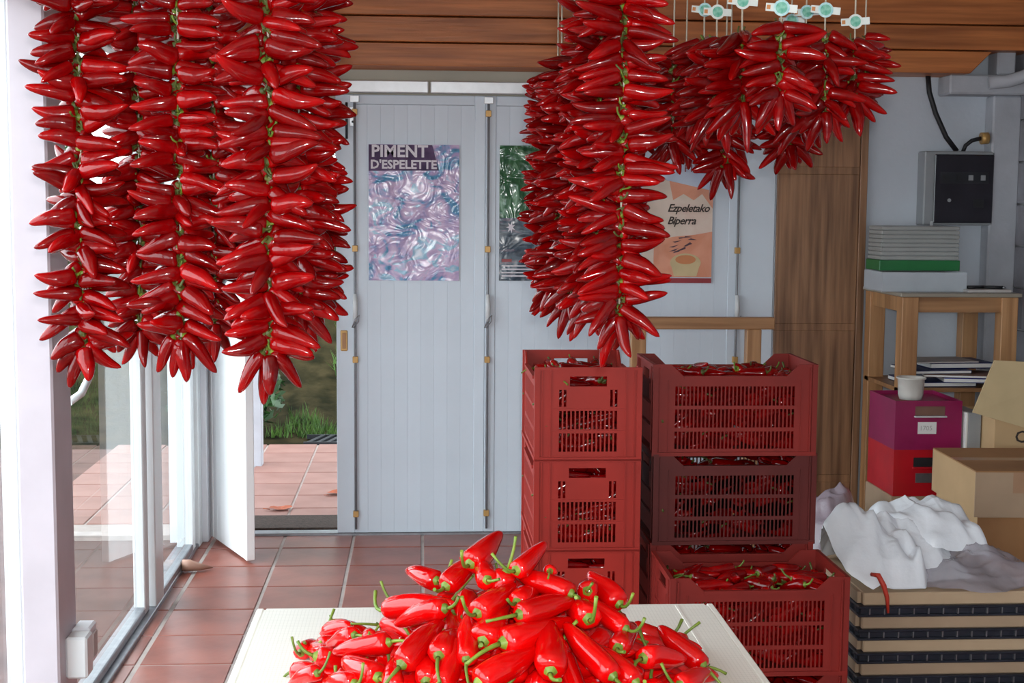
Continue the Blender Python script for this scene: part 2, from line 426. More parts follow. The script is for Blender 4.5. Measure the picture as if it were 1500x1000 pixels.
pts = [(0.02, 0.35, 0.98), (0.045, 0.40, 1.0), (0.06, 0.455, 1.05), (0.045, 0.47, 1.13), (0.02, 0.47, 1.16)]
MB().tube(pts, 0.012, 8).build('handle', frame_paint, w1)
structure(MB().box(-1.12, -1.045, 6.41, 6.47, 0.0, 2.18).build('trim_7', frame_paint, bevel=0.004))
structure(MB().box(-1.12, -1.025, 6.475, 6.56, 0.0, 2.18).build('trim_8', frame_paint, bevel=0.004))
structure(MB().box(-1.12, -1.0, 6.57, 6.69, 0.0, 2.18).build('trim_9', white_paint, bevel=0.004))

# post standing in front of the glazing
post = tag(MB().box(-1.05, -0.955, 3.68, 3.87, 0, 2.75).build('support_post', post_paint, bevel=0.006), None, None, kind='structure')

# ---- folding doors
def leaf(n, x0, x1, nb, sl, sr, rods, plate=None, board_paint=board_paint):
    d = structure_root('door_%d' % n, (x0, WY, 0.012))
    w = x1-x0; H = 2.098
    MB().box(0, sl, 0, 0.04, 0, H).build('stile', board_paint, d, bevel=0.003)
    MB().box(w-sr, w, 0, 0.04, 0, H).build('stile', board_paint, d, bevel=0.003)
    MB().box(sl, w-sr, 0.001, 0.04, H-0.045, H).build('rail', board_paint, d, bevel=0.003)
    bw = (w-sl-sr)/nb
    bm_ = MB().box(0.0, bw, 0.004, 0.034, 0, H-0.046); me = bm_.mesh('board', board_paint)
    bmm = bmesh.new(); bmm.from_mesh(me); bmesh.ops.bevel(bmm, geom=bmm.edges[:], offset=0.0011, segments=1, affect='EDGES'); bmm.to_mesh(me); bmm.free()
    for k in range(nb):
        o = link('board', me, d); o.location = (sl+k*bw, 0, 0)
    for rx in rods:
        rod = MB().tube([(rx, -0.014, 0.02), (rx, -0.014, 2.09)], 0.006, 8).build('bolt_rod', rod_grey, d)
        MB().tube([(rx, -0.022, 1.03), (rx+0.002, -0.03, 1.10), (rx, -0.026, 1.16)], [0.010, 0.013, 0.009], 8).build('bolt_handle', frame_paint, rod)
        MB().tube([(rx-0.014, -0.03, 1.0), (rx, -0.034, 1.04), (rx+0.02, -0.034, 1.06), (rx+0.016, -0.03, 1.03), (rx-0.008, -0.03, 1.0)], 0.003, 6).build('bolt_ring', steel, rod)
        for z in (0.08, 0.83, 1.36, 2.0):
            MB().box(rx-0.013, rx+0.013, -0.021, 0.002, z, z+0.03).build('rod_guide', brass, rod, bevel=0.002)
        MB().box(rx-0.022, rx+0.022, -0.026, 0.0, 2.06, 2.092).build('top_catch', bright_steel, rod, bevel=0.002)
    if plate:
        px, pz = plate
        pl = MB().box(px-0.017, px+0.017, -0.006, 0.002, pz-0.05, pz+0.05).build('pull_plate', brass, d, bevel=0.004)
        MB().box(px-0.009, px+0.009, -0.0085, -0.004, pz-0.038, pz+0.038).build('pull_recess', pine, pl, bevel=0.003)
    return d
d2 = leaf(2, -0.40, 0.308, 9, 0.085, 0.052, [0.09], (0.036, 0.935))
d3 = leaf(3, 0.3085, 0.921, 8, 0.05, 0.05, [0.012])
d4 = leaf(4, 0.9215, 1.5345, 8, 0.05, 0.05, [0.012, 0.606])
hp = MB().box(0.066, 0.096, -0.005, 0.001, 1.95, 2.04).build('hinge_plate', bright_steel, d2, bevel=0.002)
for z in (1.97, 2.02): MB().tube([(0.081, -0.009, z), (0.081, -0.002, z)], 0.006, 8).build('screw', dark_metal, hp)
MB().tube([(0.052, -0.01, 1.89), (0.052, -0.01, 2.06)], 0.006, 8).build('hinge_pin', dark_metal, d2)
d1 = leaf(1, 0.0, 0.545, 8, 0.045, 0.03, [], None, lit_leaf_white)
d1.location = (-1.003, 6.655, 0.012); d1.rotation_euler = (0, 0, math.atan2(-0.493, 0.232))
# unseen porch roof, added and widened to shade the terrace
structure(MB().box(-2.6, 4.0, 6.9, 9.7, 2.6, 2.7).build('porch_roof', beam_wood))
# narrow white post seen outdoors beyond the doorway
structure(MB().box(-1.08, -0.965, 8.5, 8.6, -0.03, 2.6).build('trim_10', concrete_pale, bevel=0.005))

# ================================================================== PEPPERS
PL, PR = 0.11, 0.0195          # nominal length and radius of a pepper
def pepper_mesh(name, bend, side, seed, material, rings=13, seg=10, fat=1.0):
    rg = random.Random(seed); m = MB(); v = []
    prof = [(0.0, 0.30), (0.012, 0.72), (0.05, 0.93), (0.12, 1.0), (0.22, 1.02), (0.34, 1.0), (0.47, 0.95), (0.59, 0.86), (0.70, 0.74), (0.80, 0.61), (0.89, 0.46), (0.955, 0.30), (1.0, 0.06)]
    if rings < 13: prof = [prof[i] for i in (0, 1, 3, 5, 7, 9, 11, 12)]
    p1, p2, p3 = rg.uniform(0, 6), rg.uniform(0, 6), rg.uniform(0, 6)
    for t, r in prof:
        zc = bend*PL*(t**2) + 0.004*math.sin(t*5+p1)*t; yc = side*PL*(t**2) + 0.003*math.sin(t*6+p2)*t
        for k in range(seg):
            a = 2*math.pi*k/seg
            rr = PR*fat*r*(1 + 0.07*math.sin(3*a+p3)*(1-t) + 0.05*math.sin(2*a+p1+t*4))
            v.append((t*PL, yc + rr*math.cos(a), zc + rr*math.sin(a)))
    n = len(prof)
    f = [(i*seg+k, i*seg+(k+1)%seg, (i+1)*seg+(k+1)%seg, (i+1)*seg+k) for i in range(n-1) for k in range(seg)]
    f = [tuple(reversed(q)) for q in f]
    m.add(v, f, True)
    m.f += [tuple(range(seg)), tuple(range((n-1)*seg+seg-1, (n-1)*seg-1, -1))]; m.sm += [True, True]
    return m if material is None else m.mesh(name, material)
def stem_mesh(length, curl, material, seg=7):
    m = MB()
    # calyx: a low scalloped cap over the shoulder
    v = [(-0.0055, 0.004*math.cos(a), 0.004*math.sin(a)) for a in (2*math.pi*k/10 for k in range(10))]
    v += [(0.0005 + (0.0028 if k % 2 == 0 else 0.0), PR*(0.62 if k % 2 == 0 else 0.44)*math.cos(2*math.pi*k/10), PR*(0.62 if k % 2 == 0 else 0.44)*math.sin(2*math.pi*k/10)) for k in range(10)]
    m.add(v, [(k, (k+1) % 10, 10+(k+1) % 10, 10+k) for k in range(10)], True)
    pts = []; rr = []
    for i in range(6):
        t = i/5
        pts.append((-0.003 - length*t*(1-0.35*abs(curl)*t), 0.0, length*curl*t*t)); rr.append(0.0033 - 0.0011*t if i < 5 else 0.0029)
    m.tube(pts, rr, seg)
    return m.mesh('stem', material)
FRESH = [pepper_mesh('pepper', b, s, k, pepper_red, fat=f) for k, (b, s, f) in enumerate([(0.10, 0.04, 1.05), (-0.16, 0.05, 1.0), (0.22, -0.05, 0.95), (0.0, 0.0, 1.12), (-0.05, 0.14, 1.0)])]
DRYING = [pepper_mesh('pepper', b, s, 20+k, pepper_dry_dim, fat=f) for k, (b, s, f) in enumerate([(0.10, 0.03, 0.95), (-0.12, 0.06, 0.9), (0.20, -0.05, 0.88), (0.02, 0.0, 1.0), (-0.05, 0.12, 0.94), (0.15, 0.10, 0.92)])]
STEM_F = [stem_mesh(0.036, 0.5, stem_green), stem_mesh(0.052, -0.35, stem_green), stem_mesh(0.046, 0.95, stem_green)]
STEM_LONG = stem_mesh(0.062, 0.12, stem_green)
STEM_D = [stem_mesh(0.022, 0.9, stem_dry), stem_mesh(0.028, 0.5, stem_green), stem_mesh(0.018, -0.7, stem_dry), stem_mesh(0.014, 0.3, stem_dry)]
SHORT_STEM = stem_mesh(0.012, 0.3, stem_green)

def place_pepper(name, bodies, stems, base, direction, length, radius, rg, parent=None, roll=None):
    o = link(name, rg.choice(bodies), parent)
    d = Vector(direction).normalized()
    q = d.to_track_quat('X', 'Z')
    q = q @ Quaternion((1, 0, 0), rg.uniform(-0.7, 0.7) if roll is None else roll)
    o.rotation_mode = 'QUATERNION'; o.rotation_quaternion = q
    o.location = base; k = radius/PR; o.scale = (length/PL, k, k)
    s = link('stem', stems if not isinstance(stems, list) else rg.choice(stems), o)
    return o

def garland(label, x, y, ztop, zbot, R, seed, group, fan=0.0, tag_z=None, tag_mat=None, dens=1.0, poleZ=2.575, thin=0.9):
    g = thing('pepper_garland', label, 'garland', (x, y, ztop), 0, group)
    rg = random.Random(seed)
    zb = zbot - ztop + R*0.75
    MB().tube([(0, 0, zb), (0.003, 0, -0.2 if ztop-zbot > 0.4 else -0.1), (0, 0, 0.02), (0, 0, poleZ-ztop)], 0.0022, 6).build('string', twine, g)
    dz = 0.031/dens; z = -0.015; k = 0
    def put(phi, t, zz, sc=1.0, off=0.004):
        L = R*rg.uniform(0.80, 1.12)*sc
        c = Vector((math.cos(phi)*math.cos(t), math.sin(phi)*math.cos(t), math.sin(t)))
        o2 = off + rg.uniform(-0.008, 0.010)
        b = Vector((math.cos(phi)*o2, math.sin(phi)*o2 + rg.uniform(-0.012, 0.004), zz))
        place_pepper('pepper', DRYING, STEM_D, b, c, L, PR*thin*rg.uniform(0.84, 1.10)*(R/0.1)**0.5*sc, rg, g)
    while z > zb + 0.02:
        low = min(1.0, max(0.0, (0.35 - (z - zb))/0.35))     # the lower rows hang more
        for side in (0.0, math.pi):
            s = 1 if side == 0 else -1
            base_t = -0.10 - 0.30*low
            put(fan + side - s*rg.uniform(0.0, 0.55), base_t + rg.gauss(0, 0.20), z + rg.uniform(-0.010, 0.010))
            put(fan + side + s*rg.uniform(0.35, 1.25), base_t + rg.gauss(0, 0.24) - 0.05, z - dz/2 + rg.uniform(-0.008, 0.008))
        if rg.random() < 0.42: put(fan - math.pi/2 + rg.choice((-1, 1))*rg.uniform(0.25, 1.1), -0.45 + rg.gauss(0, 0.25), z, 0.9)
        z -= dz*rg.uniform(0.93, 1.07); k += 1
    for i in range(5):                                        # the last ones splay downwards
        put(fan + [0.2, math.pi-0.3, -1.4, 1.3, 2.4][i] + rg.uniform(-0.3, 0.3), [-0.85, -0.9, -1.3, -0.9, -1.1][i] + rg.uniform(-0.12, 0.12), zb + 0.018 - 0.004*i, 0.98, 0.008)
    if tag_z is not None:
        zt = tag_z - ztop; a = rg.uniform(-0.12, 0.12)
        tg = MB().box(-0.034, 0.034, -0.0035, -0.0025, -0.0085, 0.0085).build('paper_tag', tag_white, g); tg.location = (0.0, 0, zt); tg.rotation_euler = (0, a, rg.uniform(-0.15, 0.15))
        v = [(0.0175*math.cos(2*math.pi*i/24), 0.0175*math.sin(2*math.pi*i/24)) for i in range(24)]
        e = MB().prism(v, 0, 0.0008).build('emblem', tag_teal if tag_mat == 'teal' else tag_white, tg); e.rotation_euler = (math.pi/2, 0, 0); e.location = (0, -0.004, 0)
        v = [(0.0125*math.cos(2*math.pi*i/20), 0.0125*math.sin(2*math.pi*i/20)) for i in range(20)]
        e = MB().prism(v, 0, 0.0008).build('emblem', tag_green, tg); e.rotation_euler = (math.pi/2, 0, 0); e.location = (0, -0.0052, 0)
        MB().box(-0.032, -0.024, -0.0046, -0.0036, -0.0045, 0.0045).build('printed_mark', tag_orange, tg)
    return g

# poles the garlands hang from (just above the picture)
for i, (x, y0, y1, lab) in enumerate([(-0.67, 2.3, 4.4, 'wooden pole under the ceiling nearest the glazed wall'), (-0.48, 2.3, 4.4, 'second wooden pole under the ceiling from the glazed wall'), (-0.27, 2.3, 4.4, 'third wooden pole under the ceiling from the glazed wall'),
        (0.39, 2.3, 4.4, 'wooden pole above the long garlands in the middle'), (0.71, 2.3, 4.4, 'wooden pole above the leftmost tagged garlands'), (0.80, 2.3, 4.4, 'wooden pole above the middle tagged garlands'), (0.965, 2.3, 4.4, 'wooden pole above the right tagged garlands'), (1.05, 2.3, 4.4, 'rightmost wooden pole above the tagged garlands')]):
    tag(MB().tube([(0,0,0), (0, (y1-y0)/2, 0.0), (0,y1-y0,0)], 0.014, 10).build('hanging_pole', pine_x), lab, 'pole', 'poles under the ceiling').location = (x, y0, 2.585)

GL = [  # label, x, y, top, bottom, radius, fan
 ('long pepper garland hanging nearest the white post, thinnest of the left bunch', -0.688, 2.90, 2.095, 1.228, 0.088, 0.05, 0.92),
 ('shaded pepper garland tucked behind, second from the white post', -0.650, 3.30, 2.150, 1.228, 0.088, 0.2, 1.0),
 ('long pepper garland in front between the post garland and the longest one', -0.482, 2.85, 2.090, 1.248, 0.090, -0.05, 1.0),
 ('dark pepper garland behind the second front garland of the left bunch', -0.480, 3.30, 2.153, 1.241, 0.090, 0.1, 1.0),
 ('longest bright pepper garland in front of the open doorway', -0.284, 2.65, 2.059, 1.234, 0.095, 0.0, 1.0),
 ('pepper garland just behind the longest one, showing to its right', -0.258, 3.00, 2.107, 1.284, 0.095, -0.15, 1.0),
 ('rearmost pepper garland of the left bunch beside the door hinge', -0.256, 3.35, 2.166, 1.291, 0.095, 0.1, 1.0)]
for k, (lab, x, y, zt, zb, R, fan, dn) in enumerate(GL):
    garland(lab, x, y, zt, zb, R, 100+k, 'garlands by the glazed wall', fan, dens=dn*1.12, thin=0.97)
GM = [('front long pepper garland in the middle, above the crates', 0.408, 2.85, 2.080, 1.290, 0.098, 0.0),
 ('second of the long middle garlands, just behind the front one', 0.399, 3.20, 2.001, 1.300, 0.098, 0.1),
 ('third of the long middle garlands, in deep shade', 0.384, 3.55, 1.985, 1.284, 0.098, -0.1),
 ('fourth of the long middle garlands, in deep shade near the rear', 0.372, 3.74, 1.95, 1.31, 0.095, 0.2),
 ('long middle garland squeezed in right behind the front one', 0.385, 3.03, 2.03, 1.33, 0.095, 0.25),
 ('rearmost long middle garland, its tips against the green poster', 0.378, 3.90, 1.967, 1.276, 0.095, 0.1)]
for k, (lab, x, y, zt, zb, R, fan) in enumerate(GM):
    garland(lab, x, y, zt, zb, R, 200+k, 'long garlands in the middle', fan, dens=1.35, thin=0.82)
GT = [('short tagged garland with wide left-hand peppers, second tag from left', 0.704, 3.35, 2.009, 1.742, 0.100, 2.060, 'w'),
 ('short tagged garland at the left end, its tag half covered', 0.724, 3.60, 2.035, 1.770, 0.100, 2.099, 'teal'),
 ('short garland whose green tag is cut by the picture top', 0.719, 3.15, 1.997, 1.745, 0.105, 2.057, 'w'),
 ('foremost short garland with pale tag in the middle of the tagged bunch', 0.782, 3.05, 1.996, 1.768, 0.090, 2.030, 'teal'),
 ('long dark garland behind the tagged bunch in front of the plywood panel', 0.990, 3.75, 2.042, 1.683, 0.095, 2.096, 'teal'),
 ('short garland third from right in the tagged bunch', 0.961, 3.50, 2.034, 1.743, 0.090, 2.084, 'teal'),
 ('short garland second from right with a pale round tag', 0.937, 3.25, 2.008, 1.746, 0.085, 2.055, 'teal'),
 ('short garland with a low green round tag over the plywood edge', 1.039, 3.35, 2.010, 1.775, 0.090, 2.043, 'w'),
 ('untagged dark garland hanging lowest behind the tagged bunch', 0.826, 3.80, 2.042, 1.638, 0.090, None, None),
 ('untagged dark garland between the long middle ones and the tagged bunch', 0.673, 3.75, 1.984, 1.691, 0.090, None, None),
 ('untagged garland in deep shade next to the long middle ones', 0.610, 4.0, 1.99, 1.72, 0.090, None, None),
 ('untagged shaded garland behind the leftmost tagged ones', 0.745, 3.95, 2.03, 1.70, 0.090, None, None),
 ('untagged shaded garland behind the middle tagged ones', 0.905, 4.1, 2.05, 1.70, 0.090, None, None),
 ('smallest untagged garland at the right end against the white wall', 1.160, 3.65, 2.051, 1.875, 0.075, None, None)]
for k, (lab, x, y, zt, zb, R, tz, tm) in enumerate(GT):
    garland(lab, x, y, zt, zb, R, 300+k, 'short garlands on the right', random.Random(k).uniform(-0.2, 0.2), tag_z=tz, tag_mat=tm, dens=1.25, thin=0.84)

# ================================================================== TABLE AND HEAP
TZ = 0.742
tb = thing('work_table', 'white oilcloth-topped table carrying the heap of loose peppers', 'table', (0.145, 2.30, 0))
tp = MB().box(-0.475, 0.475, -0.60, 0.625, TZ-0.022, TZ-0.001).build('table_top', oilcloth, tb)
for (a, b_, c, d) in ((-0.493, -0.475, -0.60, 0.643), (0.475, 0.493, -0.60, 0.643), (-0.475, 0.475, 0.625, 0.643)):
    MB().box(a, b_, c, d, TZ-0.026, TZ-0.002).build('edge_strip', table_white, tb, bevel=0.004)
MB().box(0.405, 0.4105, -0.60, 0.625, TZ-0.0015, TZ+0.0005).build('cloth_seam', table_white, tb)
for sx in (-1, 1):
    MB().box(sx*0.44-0.012, sx*0.44+0.012, -0.54, 0.58, TZ-0.10, TZ-0.022).build('apron', pine, tb)
    for yy in (-0.55, 0.58): MB().box(sx*0.44-0.025, sx*0.44+0.025, yy-0.025, yy+0.025, 0, TZ-0.022).build('leg', pine, tb, bevel=0.003)
for yy in (-0.55, 0.58): MB().box(-0.415, 0.415, yy-0.012, yy+0.012, TZ-0.10, TZ-0.022).build('apron', pine_x, tb)
PILE = [[-225,2589,756,-194,2684,753,17],[-86,2342,864,-90,2430,848,12],[-60,2439,882,47,2347,934,21],[44,2386,938,115,2488,976,20],[42,2301,924,-47,2390,891,19],[-52,2288,871,-145,2349,827,18],[-68,2213,837,-128,2317,833,20],[-30,2196,863,46,2301,916,22],[10,2176,841,16,2292,871,20],[-42,2171,831,-49,2275,864,18],[87,2406,972,148,2504,1003,21],[149,2352,973,112,2361,870,19],[224,2357,971,234,2444,950,12],[163,2334,979,227,2424,983,19],[256,2311,944,169,2391,965,19],[94,2253,929,164,2349,950,20],[134,2205,894,259,2304,898,24],[162,2238,931,258,2325,923,20],[30,2190,878,52,2306,901,20],[74,2179,875,85,2294,907,17],[102,2213,894,149,2319,923,22],[206,2143,866,220,2266,907,23],[115,2338,962,104,2457,952,18],[282,2266,913,265,2385,922,23],[344,2265,896,275,2373,917,16],[345,2351,913,303,2435,947,19],[366,2219,860,439,2300,848,20],[482,2292,821,422,2376,860,19],[423,2195,822,493,2279,808,18],[287,2337,941,305,2441,912,18],[308,2156,852,246,2272,899,20],[91,2131,853,192,2223,881,21],[-174,2325,807,-225,2404,774,15],[-107,2226,822,-162,2320,809,17],[30,2461,928,-25,2555,914,18],[161,2275,940,209,2385,945,18],[345,2159,840,284,2266,883,19],[326,2230,874,362,2345,873,19],[-114,2395,850,-163,2476,820,16],[31,2151,841,77,2265,884,20],[271,2589,794,306,2685,748,17],[463,2508,758,433,2615,749,19],[172,2437,910,200,2340,837,18],[-184,2425,804,-73,2453,767,21],[276,2321,826,265,2420,822,20],[-132,2296,772,-83,2202,778,21],[204,2629,758,178,2549,819,19],[297,1962,784,248,2055,797,18],[221,2413,873,297,2491,830,19],[-142,2503,780,-45,2431,816,21],[173,2107,777,288,2068,767,21],[335,2381,802,265,2432,869,21],[145,2431,936,170,2341,898,17],[263,2301,831,353,2256,777,20],[5,2391,794,93,2334,814,17],[449,2565,781,326,2614,789,20],[412,2301,767,424,2407,748,17],[70,2643,792,5,2722,749,19],[230,2682,783,125,2633,769,19],[89,2285,809,108,2409,851,20],[339,2701,770,250,2759,749,18],[-122,2482,760,-201,2385,750,21],[119,2415,891,165,2501,859,20],[398,2552,809,514,2509,762,19],[-2,2164,789,-87,2127,748,17],[-22,2720,757,41,2611,748,17],[173,1965,802,295,1947,749,18],[-11,2110,800,26,2008,770,20],[-175,2466,759,-144,2585,749,20],[308,2524,792,241,2626,750,21],[237,2160,758,348,2131,749,19],[267,2000,761,360,2085,760,18],[54,2318,860,64,2429,873,17],[341,2388,834,444,2432,767,17],[-15,2543,786,23,2652,764,18],[344,2093,782,390,1972,749,18],[462,2116,757,333,2122,748,17],[-75,2632,760,-104,2497,783,21],[379,2217,759,447,2327,749,20],[61,2248,797,186,2265,840,18],[168,2566,845,240,2454,877,17],[413,2781,757,375,2654,748,17],[203,2270,779,250,2367,862,20],[-44,2493,762,76,2525,827,21],[-50,2239,757,0,2304,816,17],[-132,2558,758,-82,2674,749,19],[26,2348,815,-83,2352,777,21],[131,2338,833,232,2355,879,17],[-59,2388,759,-45,2256,749,20],[385,2239,813,397,2154,750,19],[61,2698,816,-27,2681,765,19],[460,2252,758,411,2136,749,19],[153,2429,811,69,2524,809,19],[103,2557,802,86,2470,856,19],[81,2427,833,200,2460,846,17],[204,2544,819,80,2503,795,20],[505,2473,759,385,2497,749,20],[100,2303,866,8,2317,800,18],[502,2616,760,480,2517,749,21],[267,2438,831,200,2336,850,17],[-59,2198,758,54,2192,770,18],[263,2636,758,191,2719,749,19],[378,1957,762,321,2062,778,19],[450,2662,758,473,2547,749,19],[-81,2275,759,-71,2173,749,21],[110,1955,759,121,2080,749,20],[14,2346,774,-77,2287,773,18],[65,2141,778,-55,2185,748,17],[-67,2183,773,-200,2205,749,20],[392,2479,808,385,2586,761,17],[76,2424,874,141,2509,881,21],[-71,2311,792,-166,2329,749,20],[-19,2391,777,-129,2461,750,21],[204,2571,865,325,2538,812,18],[313,2501,782,214,2463,870,18],[165,2044,759,130,1933,749,20],[32,1953,760,71,2057,778,21],[-55,2695,759,17,2604,749,20],[-12,2136,760,-69,2044,750,21],[-63,2555,822,-17,2464,844,17],[215,2548,835,196,2671,795,18],[283,2256,765,245,2367,823,20],[96,2473,788,22,2542,779,20],[-22,2516,809,-152,2529,776,18],[-17,1961,758,-28,2067,749,19],[-56,2458,756,-94,2575,748,17],[-179,2709,760,-139,2620,788,21],[123,2239,790,220,2282,822,19],[79,2698,756,192,2719,748,17],[261,2738,759,171,2678,792,20],[238,2533,835,258,2626,758,17],[333,2601,793,216,2572,840,18],[108,2399,809,19,2355,840,21],[-176,2588,758,-85,2651,780,19],[-94,2397,758,-100,2280,749,18],[-199,2599,757,-169,2505,774,17],[87,2449,844,164,2521,838,17],[-45,2005,756,-126,2098,748,17],[65,2521,858,-31,2573,788,21],[440,2143,761,326,2174,797,17],[297,2339,828,408,2321,768,21],[-41,2716,813,61,2645,826,19],[184,2453,864,95,2346,854,21],[35,2562,777,145,2562,783,21],[112,2545,861,17,2562,798,17],[213,2424,850,240,2518,801,18],[434,2301,793,349,2239,768,20],[313,2192,781,424,2203,748,18],[-8,2407,781,81,2481,835,21],[-149,2153,760,-38,2159,750,21],[229,2364,870,173,2457,838,17],[247,1987,792,208,2081,778,21],[62,2124,760,171,2137,750,21],[222,2056,757,331,2061,748,17],[223,2119,756,321,2061,748,17],[461,2505,779,383,2442,808,19],[249,2410,877,317,2356,822,20],[394,2509,760,433,2602,750,21],[-29,2568,771,-63,2681,749,19],[-140,2542,757,-48,2443,775,18],[127,2317,824,229,2294,829,19],[495,2449,756,389,2427,767,17],[271,2118,758,391,2100,749,19],[259,1971,758,375,2005,749,19],[-54,2474,780,53,2430,857,19],[482,2126,756,402,2217,784,17],[473,2337,759,399,2401,791,20],[-158,2746,757,-58,2655,756,18],[134,2143,777,227,2225,822,17],[228,2232,801,256,2345,851,18],[154,2702,767,116,2603,804,18],[132,2609,816,212,2647,759,17],[-50,2665,798,14,2747,766,19],[238,2242,863,264,2155,767,17],[174,2493,866,256,2417,894,17],[223,2485,850,220,2591,758,19],[129,2622,840,35,2538,868,21],[81,2341,871,186,2308,849,19],[190,2009,758,305,2047,749,18],[-44,2455,756,65,2434,780,17],[21,2738,769,113,2654,790,20],[-72,2613,800,40,2669,764,17],[202,2256,804,182,2136,749,19],[402,2055,760,337,2157,787,21],[125,2601,819,0,2583,787,18],[19,2415,824,125,2404,862,20],[97,2592,779,197,2571,821,18],[428,2398,798,541,2444,750,21],[-193,2619,758,-89,2679,749,19],[276,2628,823,341,2696,750,21],[-78,2401,788,12,2370,828,17],[269,2233,756,381,2154,748,17],[46,2633,760,158,2693,750,21],[393,2587,757,317,2658,748,17],[143,2745,760,6,2734,750,21],[-13,2058,759,54,2131,749,19],[272,2497,852,365,2545,793,19],[325,2453,813,416,2479,758,17],[166,1942,759,197,2050,789,20],[-7,2032,757,94,2031,748,17],[75,2393,878,200,2380,899,20],[193,2285,851,85,2277,825,17],[93,2246,771,156,2153,750,21],[53,2450,887,-6,2341,825,21],[288,2603,757,367,2529,791,18],[122,2480,917,242,2514,874,20],[59,2510,826,-27,2428,856,19],[-57,2583,758,-61,2471,782,19],[222,2632,804,322,2697,749,20],[135,2214,817,20,2204,761,20],[118,2514,872,20,2451,850,17],[115,2102,773,225,2162,787,18],[-225,2477,758,-156,2401,781,19],[-166,2279,783,-188,2145,750,20],[-129,2323,799,-132,2446,748,17],[70,2608,759,-46,2541,749,20],[348,2172,774,240,2089,786,18],[176,2618,823,98,2519,842,17]]
SPECIAL = {0: 'dark red pepper at the left foot of the heap on the table', 1: 'pepper standing with its thin tip up at the left of the heap',
 2: 'long pepper lying across the upper left slope of the heap, stem to the left', 10: 'pepper at the heap top showing its round stem end',
 11: 'pepper at the crest of the heap with the tallest upright stem', 12: 'pepper poking its thin tip up right of the crest', 14: 'pepper right of the crest, its stem curving to the right',
 16: 'largest pepper lying crosswise in the middle of the heap', 18: 'pepper low in the heap facing forward with a green cap', 19: 'small pepper facing forward with a short upright stem',
 21: 'pepper facing forward at the bottom of the heap, right of the middle', 24: 'slender curved pepper with hooked stem on the right slope', 26: 'dark pepper lying on bare oilcloth at the right of the heap', 27: 'pepper at the right foot of the heap with its stem pointing right'}
core = MB(); rg = random.Random(5); proto = pepper_mesh('p', 0.1, 0.0, 60, None, rings=8, seg=7)
for i in range(150):          # peppers buried inside the heap
    while True:
        x, y = rg.uniform(-1, 1), rg.uniform(-1, 1); d = math.hypot(x, y)
        h = 0.24*(1-d**1.2) - 0.075
        if h > 0: break
    q = Quaternion((0, 0, 1), rg.uniform(0, 6.28)) @ Quaternion((0, 1, 0), rg.gauss(0, 0.2))
    p0 = Vector((0.17+x*0.36, 2.40+y*0.36, TZ+0.022+h*rg.random()))
    core.add([tuple(Vector((w.x, w.y, max(w.z, TZ+0.002)))) for w in (p0 + q @ (Vector(u)-Vector((PL/2, 0, 0))) for u in proto.v)], proto.f, True)
tag(core.build('buried_peppers', pepper_red), 'red peppers buried inside the heap, filling its gaps', 'peppers', kind='stuff')
rg = random.Random(11)
for k, (bx, by, bz, tx, ty, tz, rr) in enumerate(PILE):
    b = Vector((bx, by, bz))/1000; t = Vector((tx, ty, tz))/1000
    st = STEM_LONG if k == 11 else STEM_F[1] if k == 27 else STEM_F[2] if k in (24, 14, 15, 23) else [STEM_F[0], STEM_F[2], STEM_F[1]]
    if k == 11: roll = 0.0
    elif k in (24, 23, 15): roll = 0.0
    else: roll = rg.uniform(-1.2, 1.2)
    o = place_pepper('red_pepper', FRESH, st, b, t-b, (t-b).length*1.02, rr/1000*1.03, rg, None, roll)
    tag(o, SPECIAL.get(k, 'loose red pepper among the many in the heap on the table'), 'pepper', 'peppers heaped on the table')

# ================================================================== CRATES
CL, CW, CH, PITCH_Z = 0.51, 0.322, 0.284, 0.278
def holes_panel(w, h_of_u, us, holes, th, y):
    """upright panel along X, at y..y+th: rectangular cells left open where a hole is listed; cells are joined into one sheet"""
    m = MB()
    vs = sorted({0.0, h_of_u} | {v for hh in holes for v in hh[2:]}); uu = sorted({-w/2, w/2} | {u for hh in holes for u in hh[:2]} | set(us))
    for i in range(len(uu)-1):
        j = 0
        while j < len(vs)-1:
            uc = (uu[i]+uu[i+1])/2
            def solid(jj): vc = (vs[jj]+vs[jj+1])/2; return not any(a < uc < b and c < vc < d for a, b, c, d in holes)
            if not solid(j): j += 1; continue
            k = j
            while k+1 < len(vs)-1 and solid(k+1): k += 1
            m.box(uu[i], uu[i+1], y, y+th, vs[j], vs[k+1]); j = k+1
    return m
def long_side():
    holes = []; nb = 31; u0, u1 = -0.188, 0.188; st = (u1-u0)/nb
    for (a, b) in ((0.022, 0.076), (0.088, 0.145), (0.156, 0.216)):
        for k in range(nb): holes.append((u0+k*st+0.0022, u0+(k+1)*st-0.0022, a, b))
    m = holes_panel(CL, 0.246, [], holes, 0.005, -CW/2+0.004)
    for s in (-1, 1):      # raised corners of the rim
        p = [(s*0.255, 0.246), (s*0.16, 0.246), (s*0.2, CH), (s*0.255, CH)]
        v = [(a, -CW/2+0.004, b) for a, b in p] + [(a, -CW/2+0.009, b) for a, b in p]
        m.add(v, [(0,1,2,3),(7,6,5,4),(0,4,5,1),(1,5,6,2),(2,6,7,3),(3,7,4,0)])
    # stiffening lips and ribs stand proud of the sheet
    m.box(-CL/2, CL/2, -CW/2-0.002, -CW/2+0.004, 0, 0.012)
    m.box(-0.16, 0.16, -CW/2-0.001, -CW/2+0.012, 0.238, 0.248)
    for s in (-1, 1):
        m.box(s*0.232, s*0.236, -CW/2-0.001, -CW/2+0.004, 0.012, CH-0.01)
        m.box(s*0.205, s*0.208, -CW/2+0.001, -CW/2+0.004, 0.012, 0.235)
    return m
